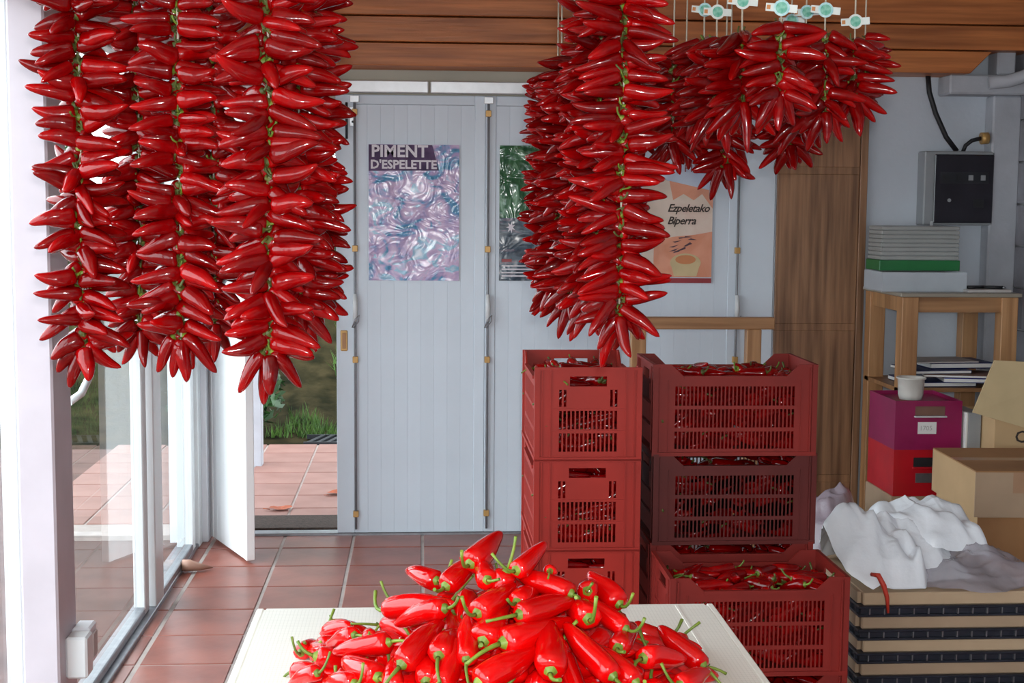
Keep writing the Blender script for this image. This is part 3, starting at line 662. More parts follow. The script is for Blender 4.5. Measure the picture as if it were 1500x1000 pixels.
def short_side():
    holes = [(-0.056, 0.056, 0.226, 0.256)]
    for a in (-0.088, -0.074, 0.066, 0.080): holes.append((a, a+0.008, 0.164, 0.216))
    nb = 14; u0, u1 = -0.09, 0.09; st = (u1-u0)/nb
    for (a, b) in ((0.028, 0.084), (0.096, 0.152)):
        for k in range(nb): holes.append((u0+k*st+0.0023, u0+(k+1)*st-0.0023, a, b))
    m = holes_panel(CW, CH, [], holes, 0.005, -CL/2+0.004)
    m.box(-CW/2, CW/2, -CL/2-0.002, -CL/2+0.004, 0, 0.012)
    m.box(-CW/2, CW/2, -CL/2-0.002, -CL/2+0.004, CH-0.008, CH)
    m.box(-0.112, 0.112, -CL/2+0.0015, -CL/2+0.004, 0.154, 0.159); m.box(-0.112, 0.112, -CL/2+0.0015, -CL/2+0.004, 0.087, 0.092)
    for s in (-1, 1): m.box(s*0.112, s*0.1155, -CL/2+0.0005, -CL/2+0.004, 0.012, CH-0.01); m.box(s*0.138, s*0.141, -CL/2+0.0005, -CL/2+0.004, 0.012, CH-0.01)
    return m
def corner_post():
    m = MB(); m.box(0, 0.016, 0, 0.004, 0, CH); m.box(0, 0.004, 0.004, 0.016, 0, CH)
    m.box(0.003, 0.011, 0.003, 0.011, 0, CH)
    return m
CRATE_ME = {}
for mm in (crate_red, crate_maroon, crate_brick_dim):
    bm_ = MB(); bm_.box(-CL/2+0.006, CL/2-0.006, -CW/2+0.006, CW/2-0.006, 0.002, 0.010)
    for k in range(5): bm_.box(-CL/2+0.02, CL/2-0.02, -0.12+k*0.06-0.004, -0.12+k*0.06+0.004, 0.0, 0.002)
    CRATE_ME[mm.name] = (long_side().mesh('long_side', mm), short_side().mesh('short_side', mm), corner_post().mesh('corner_post', mm), bm_.mesh('base', mm))

def merged_peppers(n, seed, zmax):
    """peppers filling a crate, too many to pick apart behind the slots"""
    rg = random.Random(seed); red = MB(); grn = MB()
    protos = [pepper_mesh('p', b, s, 50+i, None, rings=8, seg=6) for i, (b, s) in enumerate([(0.1, 0.0), (-0.12, 0.08), (0.2, -0.05)])]
    for i in range(n):
        edge = rg.random() < 0.72
        x = rg.uniform(-CL/2+0.05, CL/2-0.05); y = rg.uniform(-CW/2+0.045, CW/2-0.045); z = rg.uniform(0.03, zmax)
        if edge:
            if rg.random() < 0.6: y = rg.choice((-1, 1))*(CW/2-0.034)
            else: x = rg.choice((-1, 1))*(CL/2-0.034)
        ang = rg.uniform(0, 6.283)
        if edge and abs(y) > CW/2-0.035: ang = rg.choice((0, math.pi)) + rg.gauss(0, 0.12)
        elif edge: ang = rg.choice((1, -1))*math.pi/2 + rg.gauss(0, 0.12)
        q = Quaternion((0, 0, 1), ang) @ Quaternion((0, 1, 0), rg.gauss(0, 0.25))
        sc = rg.uniform(0.85, 1.1); c = Vector((x, y, z)); ax = q @ Vector((1, 0, 0)); b = c - ax*PL*sc*0.5
        lim = Vector((CL/2-0.028, CW/2-0.028, 1))
        vs = []
        for w in protos[i % 3].v:
            p = b + q @ (Vector(w)*sc)
            vs.append((max(-lim.x, min(lim.x, p.x)), max(-lim.y, min(lim.y, p.y)), max(0.014, min(zmax+0.022, p.z))))
        red.add(vs, protos[i % 3].f, True)
        if i % 2 == 0:
            e = b - ax*0.02 + Vector((0, 0, 0.01))
            e = Vector((max(-lim.x, min(lim.x, e.x)), max(-lim.y, min(lim.y, e.y)), max(0.014, e.z)))
            grn.tube([tuple(b + ax*0.004), tuple((b+e)/2 + Vector((0, 0, 0.002))), tuple(e)], 0.0035, 5)
    return red, grn
fill_r, fill_g = merged_peppers(270, 77, 0.228)
FILL_R = fill_r.mesh('pepper_bodies', pepper_dry_dim); FILL_G = fill_g.mesh('pepper_stems', stem_dry)

def crate(label, fill_label, loc, rz, mm, top=0, seed=0, top_label=None):
    ls, ss, cp, ba = CRATE_ME[mm.name]
    c = thing('plastic_crate', label, 'crate', loc, rz, 'stacked pepper crates')
    for k in (0, 1):
        o = link('long_side', ls, c); o.rotation_euler = (0, 0, math.pi*k)
        o = link('short_side', ss, c); o.rotation_euler = (0, 0, math.pi/2+math.pi*k); 
    for k, (sx, sy) in enumerate(((-1,-1), (1,-1), (1,1), (-1,1))):
        o = link('corner_post', cp, c); o.location = (sx*(CL/2+0.001), sy*(CW/2+0.001), 0); o.rotation_euler = (0, 0, math.pi/2*k)
    link('base', ba, c)
    f = bpy.data.objects.new('pepper_filling', None); C.objects.link(f); f.location = loc; f.rotation_euler = (0, 0, rz)
    a = link('pepper_bodies', FILL_R, f); a['kind'] = 'stuff'
    g = link('pepper_stems', FILL_G, f); g['kind'] = 'stuff'
    tag(f, fill_label, 'peppers', 'peppers packed inside the crates', 'stuff')
    rg = random.Random(seed); M_ = Matrix.Translation(loc) @ Matrix.Rotation(rz, 4, 'Z')
    for i in range(top):
        nx = 7
        x = -CL/2 + 0.06 + (CL-0.12)*((i % nx)+rg.uniform(0.2, 0.8))/nx; y = -CW/2+0.06 + (CW-0.12)*((i//nx)+rg.uniform(0.2, 0.8))/max(1, math.ceil(top/nx))
        L = rg.uniform(0.09, 0.115); ang = rg.uniform(0, 6.28)
        d = Vector((math.cos(ang), math.sin(ang)*0.7, rg.uniform(-0.2, 0.12))).normalized()
        b = Vector((x, y, rg.uniform(0.232, 0.248))) - d*L*0.5
        b.x = max(-CL/2+0.03, min(CL/2-0.03, b.x)); b.y = max(-CW/2+0.03, min(CW/2-0.03, b.y))
        e = b + d*L; e.x = max(-CL/2+0.025, min(CL/2-0.025, e.x)); e.y = max(-CW/2+0.025, min(CW/2-0.025, e.y)); d = (e-b)
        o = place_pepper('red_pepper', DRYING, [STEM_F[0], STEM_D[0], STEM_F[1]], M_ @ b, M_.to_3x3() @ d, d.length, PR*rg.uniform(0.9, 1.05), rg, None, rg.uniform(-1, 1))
        tag(o, top_label, 'pepper', top_label)
LX, LY = 0.503, 4.13+CL/2
names = ['bottom', 'second lowest', 'third', 'topmost']
for k in range(4):
    crate(['bottom crate of the narrow left stack, hidden low behind the table', 'second crate up in the narrow left stack, half behind the heap', 'red crate below the top one in the narrow left stack', 'topmost red crate of the narrow left stack, handle slot forward'][k],
          'red peppers packed in the %s crate of the narrow left stack' % names[k], (LX, LY, k*PITCH_Z), math.pi/2, crate_red, 21 if k == 3 else 0, 400+k, 'red pepper on top in the topmost crate of the narrow stack')
for k in range(4):
    crate(['bottom crate of the tall right stack, behind the low front crates', 'second crate up in the tall right stack, behind the low front crates', 'dark maroon crate below the top one in the tall right stack', 'topmost wide crate of the tall right stack under the wall poster'][k],
          'red peppers packed in the %s crate of the tall right stack' % names[k], (0.966 + (0.004 if k == 2 else 0), 4.205+CW/2, k*PITCH_Z), 0.0 if k != 2 else 0.008, crate_maroon if k == 2 else crate_brick_dim, 21 if k == 3 else 0, 410+k, 'red pepper on top in the topmost wide crate')
for k in range(2):
    crate(['lower crate of the low front pair, its rim just in view', 'open crate of loose peppers on the low front pair'][k],
          'red peppers packed in the %s crate of the low front pair' % ('lower', 'upper')[k], (0.955, 3.79+CW/2, k*PITCH_Z), 0.0, crate_brick_dim, 28 if k == 1 else 0, 420+k, 'red pepper on top in the open front crate')

# wooden trestle behind the crates
tr = thing('wooden_trestle', 'pine trestle frame standing behind the crates against the doors', 'trestle', (0.93, 6.2, 0))
MB().box(0, 0.66, -0.03, 0.03, 1.05, 1.103).build('top_rail', pine_x, tr, bevel=0.003)
for x in (0.012, 0.535): MB().box(x, x+0.066, -0.028, 0.028, 0, 1.05).build('leg', pine, tr, bevel=0.003)
MB().box(0.078, 0.535, -0.015, 0.015, 0.25, 0.31).build('stretcher', pine_x, tr, bevel=0.003)

# plywood panel leaning on the far wall
pp = thing('plywood_panel', 'tall brown plywood panel with cross battens standing by the white wall', 'panel', (1.712, WY-0.03, 0))
for z0, z1 in ((0.0, 0.255), (0.29, 1.003), (1.035, 1.757), (1.79, 2.22)):
    MB().box(0, 0.40, 0, 0.02, z0, z1).build('board', panel_wood, pp, bevel=0.003)
for z in (0.272, 1.019, 1.773): MB().box(0, 0.40, 0.004, 0.022, z-0.0175, z+0.0175).build('batten', panel_wood, pp)
MB().box(0.402, 0.438, -0.006, 0.02, 0, 2.22).build('edge_trim', panel_wood, pp, bevel=0.003)

# ================================================================== POSTERS
art1 = print_material('poster_print_blue', [(0.22, (44, 78, 108)), (0.36, (84, 146, 186)), (0.46, (172, 156, 196)), (0.56, (206, 182, 212)), (0.64, (140, 190, 216)), (0.76, (234, 236, 246))], 5.0, (1.5, 1, 2.2), 1.6, seed=2.3, bump=0.8)
art1d = print_material('poster_print_dusk', [(0.3, (52, 46, 62)), (0.5, (92, 72, 98)), (0.72, (60, 54, 78))], 9.0, (1, 1, 1), 1.0, seed=1.0, bump=0.1)
art2 = print_material('poster_print_green', [(0.3, (28, 66, 44)), (0.55, (58, 104, 70)), (0.75, (150, 186, 160))], 6.0, (3, 1, 1), 2.0, seed=4.0, rough=0.12, bump=0.9)
art2b = print_material('poster_print_dark', [(0.3, (30, 40, 56)), (0.55, (70, 86, 100)), (0.75, (150, 120, 132))], 10.0, (1, 1, 2.5), 1.0, seed=5.0)
art3 = print_material('poster_print_cream', [(0.3, (206, 190, 172)), (0.55, (222, 204, 190)), (0.75, (216, 186, 172))], 4.0, (1, 1, 1), 0.5, seed=6.0, bump=0.15)
sky3 = print_material('poster_print_sky', [(0.3, (150, 172, 204)), (0.6, (206, 216, 232))], 2.0, (1, 1, 1), 0.2, seed=7.0, bump=0.15)
peach = print_material('poster_print_peach', [(0.3, (206, 132, 100)), (0.6, (222, 156, 128))], 6.0, (1, 1, 1), 0.8, seed=8.0, bump=0.15)
maroon_ink = mat('maroon_ink', (150, 44, 52), 0.4, var=0.08)
pale_ink = mat('pale_ink', (220, 214, 222), 0.5, var=0.04)
plum_ink = mat('plum_ink', (84, 54, 66), 0.5, var=0.1)
basket_ink = mat('basket_ink', (206, 184, 140), 0.5, var=0.08)
def sheet(x0, x1, z0, z1, material, name, parent, y=0.0, wave=0.004, n=10, seed=0.0):
    m = MB(); v = []
    for j in range(n+1):
        for i in range(n+1):
            x = x0+(x1-x0)*i/n; z = z0+(z1-z0)*j/n
            v.append((x, y - wave*max(0, noise.noise((x*9+seed, z*9, seed))), z))
    k = len(v); v += [(a, y+0.0008, c) for a, b, c in v]
    f = [(j*(n+1)+i, j*(n+1)+i+1, (j+1)*(n+1)+i+1, (j+1)*(n+1)+i) for j in range(n) for i in range(n)]
    m.add(v[:k], f, True); m.add(v[k:], [tuple(reversed(q)) for q in f], True)
    return m.build(name, material, parent)
DY = WY-0.002
def flat(pts, material, name, parent, y):
    """a flat printed shape in the XZ plane"""
    n = len(pts)
    m = MB().add([(a, y, b) for a, b in pts] + [(a, y+0.0006, b) for a, b in pts], [tuple(range(n)), tuple(range(2*n-1, n-1, -1))] + [((i+1) % n, i, n+i, n+(i+1) % n) for i in range(n)])
    return m.build(name, material, parent)
p1 = thing('poster', 'glossy crinkled blue and lilac poster taped to the second door', 'poster', (-0.245, DY, 1.236), 0, 'posters on the folding doors')
sheet(0, 0.428, 0, 0.643, art1, 'print', p1, y=-0.002, wave=0.006, n=16, seed=1)
flat([(0.0, 0.518), (0.33, 0.522), (0.30, 0.641), (0.0, 0.641)], mat('plum_band', (70, 58, 82), 0.8, rgb2=(104, 84, 116), scale=14, spec=0.1), 'title_band', p1, -0.0085)
lettering('PIMENT', 0.078, pale_ink, (0.012, -0.0095, 0.585), p1, bold=0.0022)
lettering("D'ESPELETTE", 0.056, pale_ink, (0.008, -0.0095, 0.530), p1, bold=0.0018)
p2 = thing('poster', 'shiny green poster with dark foot on the third door, half hidden', 'poster', (0.375, DY, 1.237), 0, 'posters on the folding doors')
sheet(0, 0.42, 0.30, 0.642, art2, 'print', p2, y=-0.002, wave=0.008, n=14, seed=3)
sheet(0, 0.42, 0, 0.30, art2b, 'print', p2, y=-0.002, wave=0.006, n=14, seed=4)
fl_pts = [(0.055+0.024*math.cos(a)*(1 if i % 2 else 0.4), 0.255+0.03*math.sin(a)*(1 if i % 2 else 0.4)) for i, a in ((i, i*math.pi/7) for i in range(14))]
flat(fl_pts, pale_ink, 'flower_print', p2, -0.0095)
for i, z in enumerate((0.02, 0.036, 0.052, 0.068)): flat([(0.012, z), (0.30-0.05*(i % 2), z), (0.30-0.05*(i % 2), z+0.006), (0.012, z+0.006)], pale_ink, 'print_line', p2, -0.0095)
flat([(0.012, 0.09), (0.06, 0.09), (0.06, 0.104), (0.012, 0.104)], maroon_ink, 'print_line', p2, -0.0095)
p3 = thing('poster', 'peach and cream poster with a basket drawing on the fourth door', 'poster', (1.06, DY, 1.227), 0, 'posters on the folding doors')
sheet(0, 0.345, 0, 0.62, sky3, 'print', p3, y=-0.002, wave=0.003, n=8, seed=5)
flat([(0.0, 0.03), (0.343, 0.03), (0.343, 0.44), (0.22, 0.46), (0.1, 0.50), (0.0, 0.52)], art3, 'print', p3, -0.0062)
flat([(0.13, 0.492), (0.343, 0.445), (0.343, 0.36), (0.29, 0.43), (0.25, 0.40), (0.2, 0.43), (0.15, 0.40)], peach, 'print_swash', p3, -0.0070)
flat([(0.06, 0.03), (0.343, 0.03), (0.343, 0.25), (0.26, 0.235), (0.16, 0.225), (0.06, 0.21)], peach, 'print_swash', p3, -0.0070)
flat([(0.0, 0.002), (0.343, 0.002), (0.343, 0.026), (0.0, 0.026)], maroon_ink, 'foot_band', p3, -0.0066)
lettering('Ezpeletako', 0.052, ink, (0.122, -0.0082, 0.345), p3, shear=0.35, bold=0.0008, width=0.9)
lettering('Biperra', 0.052, ink, (0.122, -0.0082, 0.285), p3, shear=0.35, bold=0.0008, width=0.9)
lettering('F12', 0.05, maroon_ink, (0.20, -0.0062, 0.535), p3)
flat([(0.215+0.075*math.cos(a), 0.10+0.045*math.sin(a)) for a in (i*math.pi/10 for i in range(20))], basket_ink, 'basket_print', p3, -0.0078)
flat([(0.16, 0.035), (0.27, 0.035), (0.285, 0.09), (0.145, 0.09)], basket_ink, 'basket_print', p3, -0.0086)
flat([(0.215+0.05*math.cos(a), 0.115+0.022*math.sin(a)) for a in (i*math.pi/8 for i in range(16))], mat('orange_ink', (206, 132, 84), 0.5, var=0.08), 'basket_print', p3, -0.0092)
for i in range(9):
    a = 0.3+i*0.3; cx, cz = 0.205+0.05*math.cos(a*1.9), 0.185+0.035*math.sin(a*2.3)
    flat([(cx+0.024*math.cos(a+j), cz+0.008*math.sin(a*1.3+j)+0.002*j) for j in (0, 1.6, 3.1, 4.7)], plum_ink, 'leaf_print', p3, -0.0084 - i*0.0001)

# ================================================================== METER BOX, CABLES
mb = thing('meter_box', 'grey wall-mounted electric meter box with a smoked window', 'meter box', (2.405, WY, 1.516))
MB().box(0, 0.345, -0.10, 0, 0, 0.354).build('housing', grey_plastic, mb, bevel=0.006)
dr = MB().box(0.046, 0.335, -0.112, -0.10, 0.012, 0.338).build('door', smoked, mb, bevel=0.004)
MB().box(0.075, 0.31, -0.1145, -0.1122, 0.20, 0.255).build('breaker_row', dark_metal, dr)
for x in (0.09, 0.15, 0.21, 0.27): MB().box(x, x+0.022, -0.119, -0.1145, 0.215, 0.24).build('breaker', grey_plastic if x > 0.2 else rubber, dr)
MB().tube([(0.12, -0.116, 0.12), (0.12, -0.112, 0.12)], 0.009, 10).build('indicator', grey_plastic, dr)
MB().box(0.24, 0.29, -0.114, -0.1122, 0.085, 0.125).build('counter', rubber, dr)
MB().box(0.036, 0.046, -0.108, -0.10, -0.012, 0.02).build('clip', bright_steel, mb)
tag(MB().tube([(0,0,0.0), (0.01,0,-0.08), (0.045,0,-0.18), (0.10,0,-0.29), (0.155,0,-0.357)], 0.0125, 10).build('power_cable', rubber), 'thick black cable running down from the beam to the meter box', 'cable').location = (2.415, 6.62, 2.228)
cb = thing('power_cable', 'short black cable from the meter box to a beige wall gland', 'cable', (2.60, 6.62, 1.868))
MB().tube([(0,0,0), (0.012,0,0.03), (0.04,-0.005,0.054), (0.085,-0.015,0.066)], 0.010, 10).build('lead', rubber, cb)
MB().tube([(0.08,-0.014,0.064), (0.115,-0.016,0.066)], 0.028, 12).build('gland', brass, cb)

# ================================================================== STAND WITH PAPERS
st = thing('wooden_stand', 'tall square pine stand in the far right corner', 'stand', (2.14, 6.08, 0))
MB().box(-0.012, 0.54, -0.012, 0.53, 1.204, 1.222).build('stand_top', mat('stand_top_laminate', (150, 142, 128), 0.4, var=0.05), st, bevel=0.003)
for x in (0.0, 0.455):
    for y in (0.0, 0.445): MB().box(x, x+0.075, y, y+0.075, 0, 1.204).build('leg', pine, st, bevel=0.003)
for y in (0.012, 0.49): MB().box(0.075, 0.455, y, y+0.022, 1.135, 1.204).build('apron', pine_x, st)
for x in (0.012, 0.495): MB().box(x, x+0.022, 0.075, 0.445, 1.135, 1.204).build('apron', pine, st)
MB().box(0.0, 0.53, 0.02, 0.50, 0.775, 0.793).build('shelf', pine_x, st)
def flatbox(name, lab, cat, loc, sx, sy, sz, rz, m1, page=None, group=None):
    o = thing(name, lab, cat, loc, rz, group)
    MB().box(-sx/2, sx/2, -sy/2, sy/2, 0, sz).build('cover' if page else 'body', m1, o, bevel=min(0.003, sz*0.2))
    if page: MB().box(-sx/2-0.0015, sx/2-0.006, -sy/2-0.0015, sy/2-0.004, sz*0.18, sz*0.82).build('pages', page, o)
    return o
g_ = 'papers on the stand shelf'
flatbox('magazine', 'lowest magazine of the pile on the stand shelf', 'magazine', (2.36, 6.28, 0.7945), 0.30, 0.30, 0.022, 0.05, navy_cover, white_paper, g_)
flatbox('binder', 'bright blue binder sticking out to the right on the stand shelf', 'binder', (2.53, 6.20, 0.817), 0.32, 0.24, 0.022, -0.15, blue_cover, white_paper, g_)
flatbox('magazine', 'brown covered magazine slanting over the blue binder', 'magazine', (2.45, 6.20, 0.84), 0.32, 0.22, 0.012, -0.22, brown_cover, white_paper, g_)
flatbox('magazine', 'navy magazine in the middle of the pile on the stand shelf', 'magazine', (2.35, 6.27, 0.853), 0.27, 0.27, 0.016, 0.1, navy_cover, white_paper, g_)
flatbox('binder', 'dark blue folder near the top of the pile on the shelf', 'binder', (2.46, 6.30, 0.870), 0.30, 0.22, 0.028, 0.08, navy_cover, white_paper, g_)
flatbox('magazine', 'topmost grey paper of the pile on the stand shelf', 'magazine', (2.38, 6.27, 0.899), 0.30, 0.21, 0.006, 0.12, grey_paper, None, g_)
tr_ = thing('plastic_tray', 'clear plastic tray on the stand under the grey box', 'tray', (2.27, 6.30, 1.222))
tm = MB(); tm.box(-0.195, 0.195, -0.13, 0.13, 0, 0.003)
for (a, b, c, d) in ((-0.195, -0.191, -0.13, 0.13), (0.191, 0.195, -0.13, 0.13), (-0.191, 0.191, -0.13, -0.126), (-0.191, 0.191, 0.126, 0.13)): tm.box(a, b, c, d, 0.003, 0.088)
tm.build('tray_shell', clear_plastic, tr_)
for k in range(6): MB().box(-0.17, 0.17, -0.11, 0.11, 0.006+k*0.013, 0.016+k*0.013).build('paper_sheet', white_paper if k % 2 else grey_paper, tr_)
gb = thing('ribbed_box', 'grey ribbed box with a green base stripe on top of the clear tray', 'box', (2.30, 6.42, 1.31))
MB().box(-0.19, 0.19, -0.10, 0.10, 0, 0.048).build('base_band', green_plastic, gb, bevel=0.003)
for k in range(8): MB().box(-0.185+0.0005*k, 0.185, -0.096, 0.096, 0.050+k*0.0195, 0.0675+k*0.0195).build('rib', grey_rib, gb, bevel=0.003)
MB().box(-0.17, 0.17, -0.088, 0.088, 0.048, 0.205).build('core', grey_plastic, gb)
flatbox('paper_pad', 'flat grey pad lying on the right of the stand top', 'pad', (2.55, 6.22, 1.222), 0.20, 0.22, 0.014, 0.0, grey_paper)
for k, (x, y, a, lab) in enumerate([(2.53, 6.19, 0.2, 'longer black pen lying on the grey pad'), (2.60, 6.17, -0.4, 'shorter black pen at the right of the grey pad')]):
    pn = thing('pen', lab, 'pen', (x, y, 1.2435), a, 'pens on the pad')
    MB().tube([(-0.05-0.01*(1-k), 0, 0), (0.03, 0, 0)], 0.0072, 8).build('barrel', rubber, pn); MB().tube([(0.03, 0, 0), (0.045, 0, 0)], [0.0072, 0.002], 8).build('tip', steel, pn)

# ================================================================== BINS, BOXES, BAGS
def bin_box(lab, loc, material, h, slot_z, label=True):
    o = thing('storage_bin', lab, 'bin', loc, 0, 'stacked storage bins')
    w, d = 0.287, 0.34
    MB().box(0, w, 0, 0.004, 0, slot_z).build('front', material, o)
    f2 = MB(); f2.box(0, 0.085, 0, 0.004, slot_z, slot_z+0.04); f2.box(0.215, w, 0, 0.004, slot_z, slot_z+0.04); f2.box(0, w, 0, 0.004, slot_z+0.04, h)
    f2.build('front_rim', material, o)
    MB().box(0, w, d-0.004, d, 0, h).build('back', material, o)
    MB().box(0, 0.004, 0.004, d-0.004, 0, h).build('side', material, o)
    MB().box(w-0.004, w, 0.004, d-0.004, 0, h).build('side', material, o)
    MB().box(0.004, w-0.004, 0.004, d-0.004, 0, 0.004).build('bottom', material, o)
    MB().box(0.004, w-0.004, 0.004, d-0.004, h-0.02, h-0.016).build('lid', material, o)
    MB().box(0.080, 0.220, -0.012, 0.004, slot_z-0.007, slot_z).build('grip_lip', bright_steel if label else material, o, bevel=0.002)
    MB().box(0.085, 0.215, 0.0045, 0.006, slot_z, slot_z+0.04).build('slot_back', dark_metal if not label else brown_cover, o)
    return o
flatbox('carton', 'plain low carton under the red storage bin', 'carton', (2.135, 5.87, 0.0), 0.30, 0.34, 0.385, 0, cardboard_grey)
b1 = bin_box('red storage bin under the magenta one', (1.992, 5.70, 0.386), red_plastic, 0.198, 0.125, False)
MB().box(0.095, 0.165, -0.004, 0.001, 0.058, 0.098).build('label_holder', steel, b1)
b2 = bin_box('magenta storage bin with a white label, on the red one', (1.992, 5.70, 0.584), magenta_plastic, 0.208, 0.145, True)
lb = MB().box(0.098, 0.178, -0.0015, 0.001, 0.068, 0.118).build('paper_label', white_paper, b2)
lettering('1705', 0.028, grey_paper, (0.105, -0.0022, 0.083), lb)
cup = thing('plastic_cup', 'translucent white cup standing on the magenta bin', 'cup', (2.076, 5.76, 0.792))
MB().lathe([(0.001, 0.0), (0.046, 0.0), (0.052, 0.02), (0.056, 0.085), (0.062, 0.088), (0.062, 0.094), (0.058, 0.094), (0.053, 0.085), (0.048, 0.022), (0.001, 0.006)], 22).build('cup_body', cup_plastic, cup)
gx = thing('grey_file', 'grey upright file with a white spine beside the magenta bin', 'file', (2.30, 5.68, 0.0))
MB().box(0, 0.056, 0, 0.28, 0.43, 0.745).build('file_body', grey_plastic, gx, bevel=0.003)
MB().box(-0.012, 0.0, 0.0, 0.28, 0.43, 0.745).build('spine', white_paper, gx, bevel=0.003)
MB().box(-0.012, 0.056, 0, 0.28, 0.0, 0.43).build('file_base', cardboard_grey, gx)

def carton_closed(lab, loc, rz, sx, sy, sz, front, side, top, tape=True):
    o = thing('cardboard_box', lab, 'box', loc, rz, 'cardboard boxes')
    MB().box(0, sx, 0, 0.006, 0, sz).build('front', front, o); MB().box(0, sx, sy-0.006, sy, 0, sz).build('back', front, o)
    MB().box(0, 0.006, 0.006, sy-0.006, 0, sz).build('side', side, o); MB().box(sx-0.006, sx, 0.006, sy-0.006, 0, sz).build('side', side, o)
    MB().box(0.006, sx-0.006, 0.006, sy-0.006, 0, 0.006).build('bottom', side, o)
    MB().box(0.001, sx-0.001, 0.001, sy/2-0.002, sz, sz+0.005).build('top_flap', top, o); MB().box(0.001, sx-0.001, sy/2+0.002, sy-0.001, sz, sz+0.005).build('top_flap', top, o)
    if tape: MB().box(-0.001, sx, sy/2-0.03, sy/2+0.03, sz+0.005, sz+0.0058).build('tape', tape_brown, o)
    return o
rzb = math.atan2(4.917-4.987, 2.207-2.051)*0.4
rzb = -0.045
bx2 = carton_closed('brown lower cardboard box under the taped one', (2.075, 5.0, 0.0), rzb, 0.56, 0.48, 0.452, cardboard_brown, cardboard, cardboard_grey, False)
bx1 = carton_closed('taped pale cardboard box on the brown one', (2.055, 4.985, 0.458), rzb, 0.58, 0.50, 0.168, cardboard_grey, cardboard, cardboard_brown)
MB().box(0.14, 0.30, -0.001, 0.0, 0.09, 0.168).build('tape', tape_brown, bx1)
# open carton with its flap up
oc = thing('cardboard_box', 'open cardboard box with a big raised flap and handwriting', 'box', (2.36, 5.55, 0.0), 0, 'cardboard boxes')
MB().box(0, 0.48, 0, 0.006, 0, 0.735).build('front', cardboard, oc); MB().box(0, 0.48, 0.37, 0.376, 0, 0.735).build('back', cardboard, oc)
MB().box(0, 0.006, 0.006, 0.37, 0, 0.735).build('side', cardboard, oc); MB().box(0.474, 0.48, 0.006, 0.37, 0, 0.735).build('side', cardboard, oc)
MB().box(0.006, 0.474, 0.006, 0.37, 0.0, 0.006).build('bottom', cardboard, oc)
fv = [(-0.105, -0.02, 0.768), (0.48, -0.02, 0.60), (0.45, 0.03, 0.955), (-0.002, 0.03, 0.977)]
fv += [(a, b+0.006, c) for a, b, c in fv]
MB().add(fv, [(0,1,2,3), (7,6,5,4), (0,4,5,1), (1,5,6,2), (2,6,7,3), (3,7,4,0)]).build('flap', mat('cardboard_light', (206, 184, 142), 0.8, var=0.05), oc)
lettering('Con', 0.07, ink, (0.085, -0.001, 0.64), oc, bold=0.001, rz=0.0)
lettering('TRI Am', 0.06, ink, (0.02, -0.001, 0.565), oc, bold=0.001)

# stack of flat trays and cartons in the right foreground
y0s, y1s, x0s, x1s = 4.35, 4.93, 1.425, 2.02
zc = 0.0
for k in range(5):
    last = k == 4
    cbx = thing('flat_carton', ['lowest flat carton of the right foreground stack', 'second flat carton up in the right foreground stack', 'third flat carton up in the right foreground stack', 'fourth flat carton up in the right foreground stack', 'topmost flat carton under the white plastic bag'][k], 'carton', (x0s+0.004*((k*7) % 3-1), y0s, zc), 0.004*((k*5) % 3-1), 'flat cartons in the stack')
    hh = 0.042
    MB().box(0.012, x1s-x0s, 0.004, y1s-y0s, 0, hh).build('carton_body', cardboard_grey if k % 2 else mat('carton_pale_%d' % k, (192, 166, 136), 0.8, var=0.05), cbx, bevel=0.004)
    MB().box(0.0, 0.012, 0.03, y1s-y0s-0.03, 0.002, hh-0.002).build('end_flap', cardboard_grey, cbx)
    zc += hh
    if not last:
        bt = thing('black_tray', ['lowest black ribbed tray of the right foreground stack', 'second black ribbed tray up in the right foreground stack', 'third black ribbed tray up in the right foreground stack', 'topmost black ribbed tray of the right foreground stack'][k], 'tray', (x0s, y0s, zc), 0, 'black trays in the stack')
        MB().box(-0.006, x1s-x0s+0.006, -0.006, y1s-y0s+0.006, 0.0, 0.008).build('tray_lip', black_plastic, bt, bevel=0.002)
        MB().box(0.006, x1s-x0s-0.006, 0.006, y1s-y0s-0.006, 0.008, 0.028).build('tray_wall', black_plastic, bt)
        MB().box(-0.006, x1s-x0s+0.006, -0.006, y1s-y0s+0.006, 0.028, 0.036).build('tray_lip', black_plastic, bt, bevel=0.002)
        for j in range(12): MB().box(0.03+j*0.049, 0.034+j*0.049, -0.004, 0.007, 0.008, 0.028).build('rib', steel, bt)
        for j in range(10): MB().box(-0.004, 0.007, 0.03+j*0.055, 0.034+j*0.055, 0.008, 0.028).build('rib', black_plastic, bt)
        zc += 0.036
STACK_TOP = zc      # about 0.354

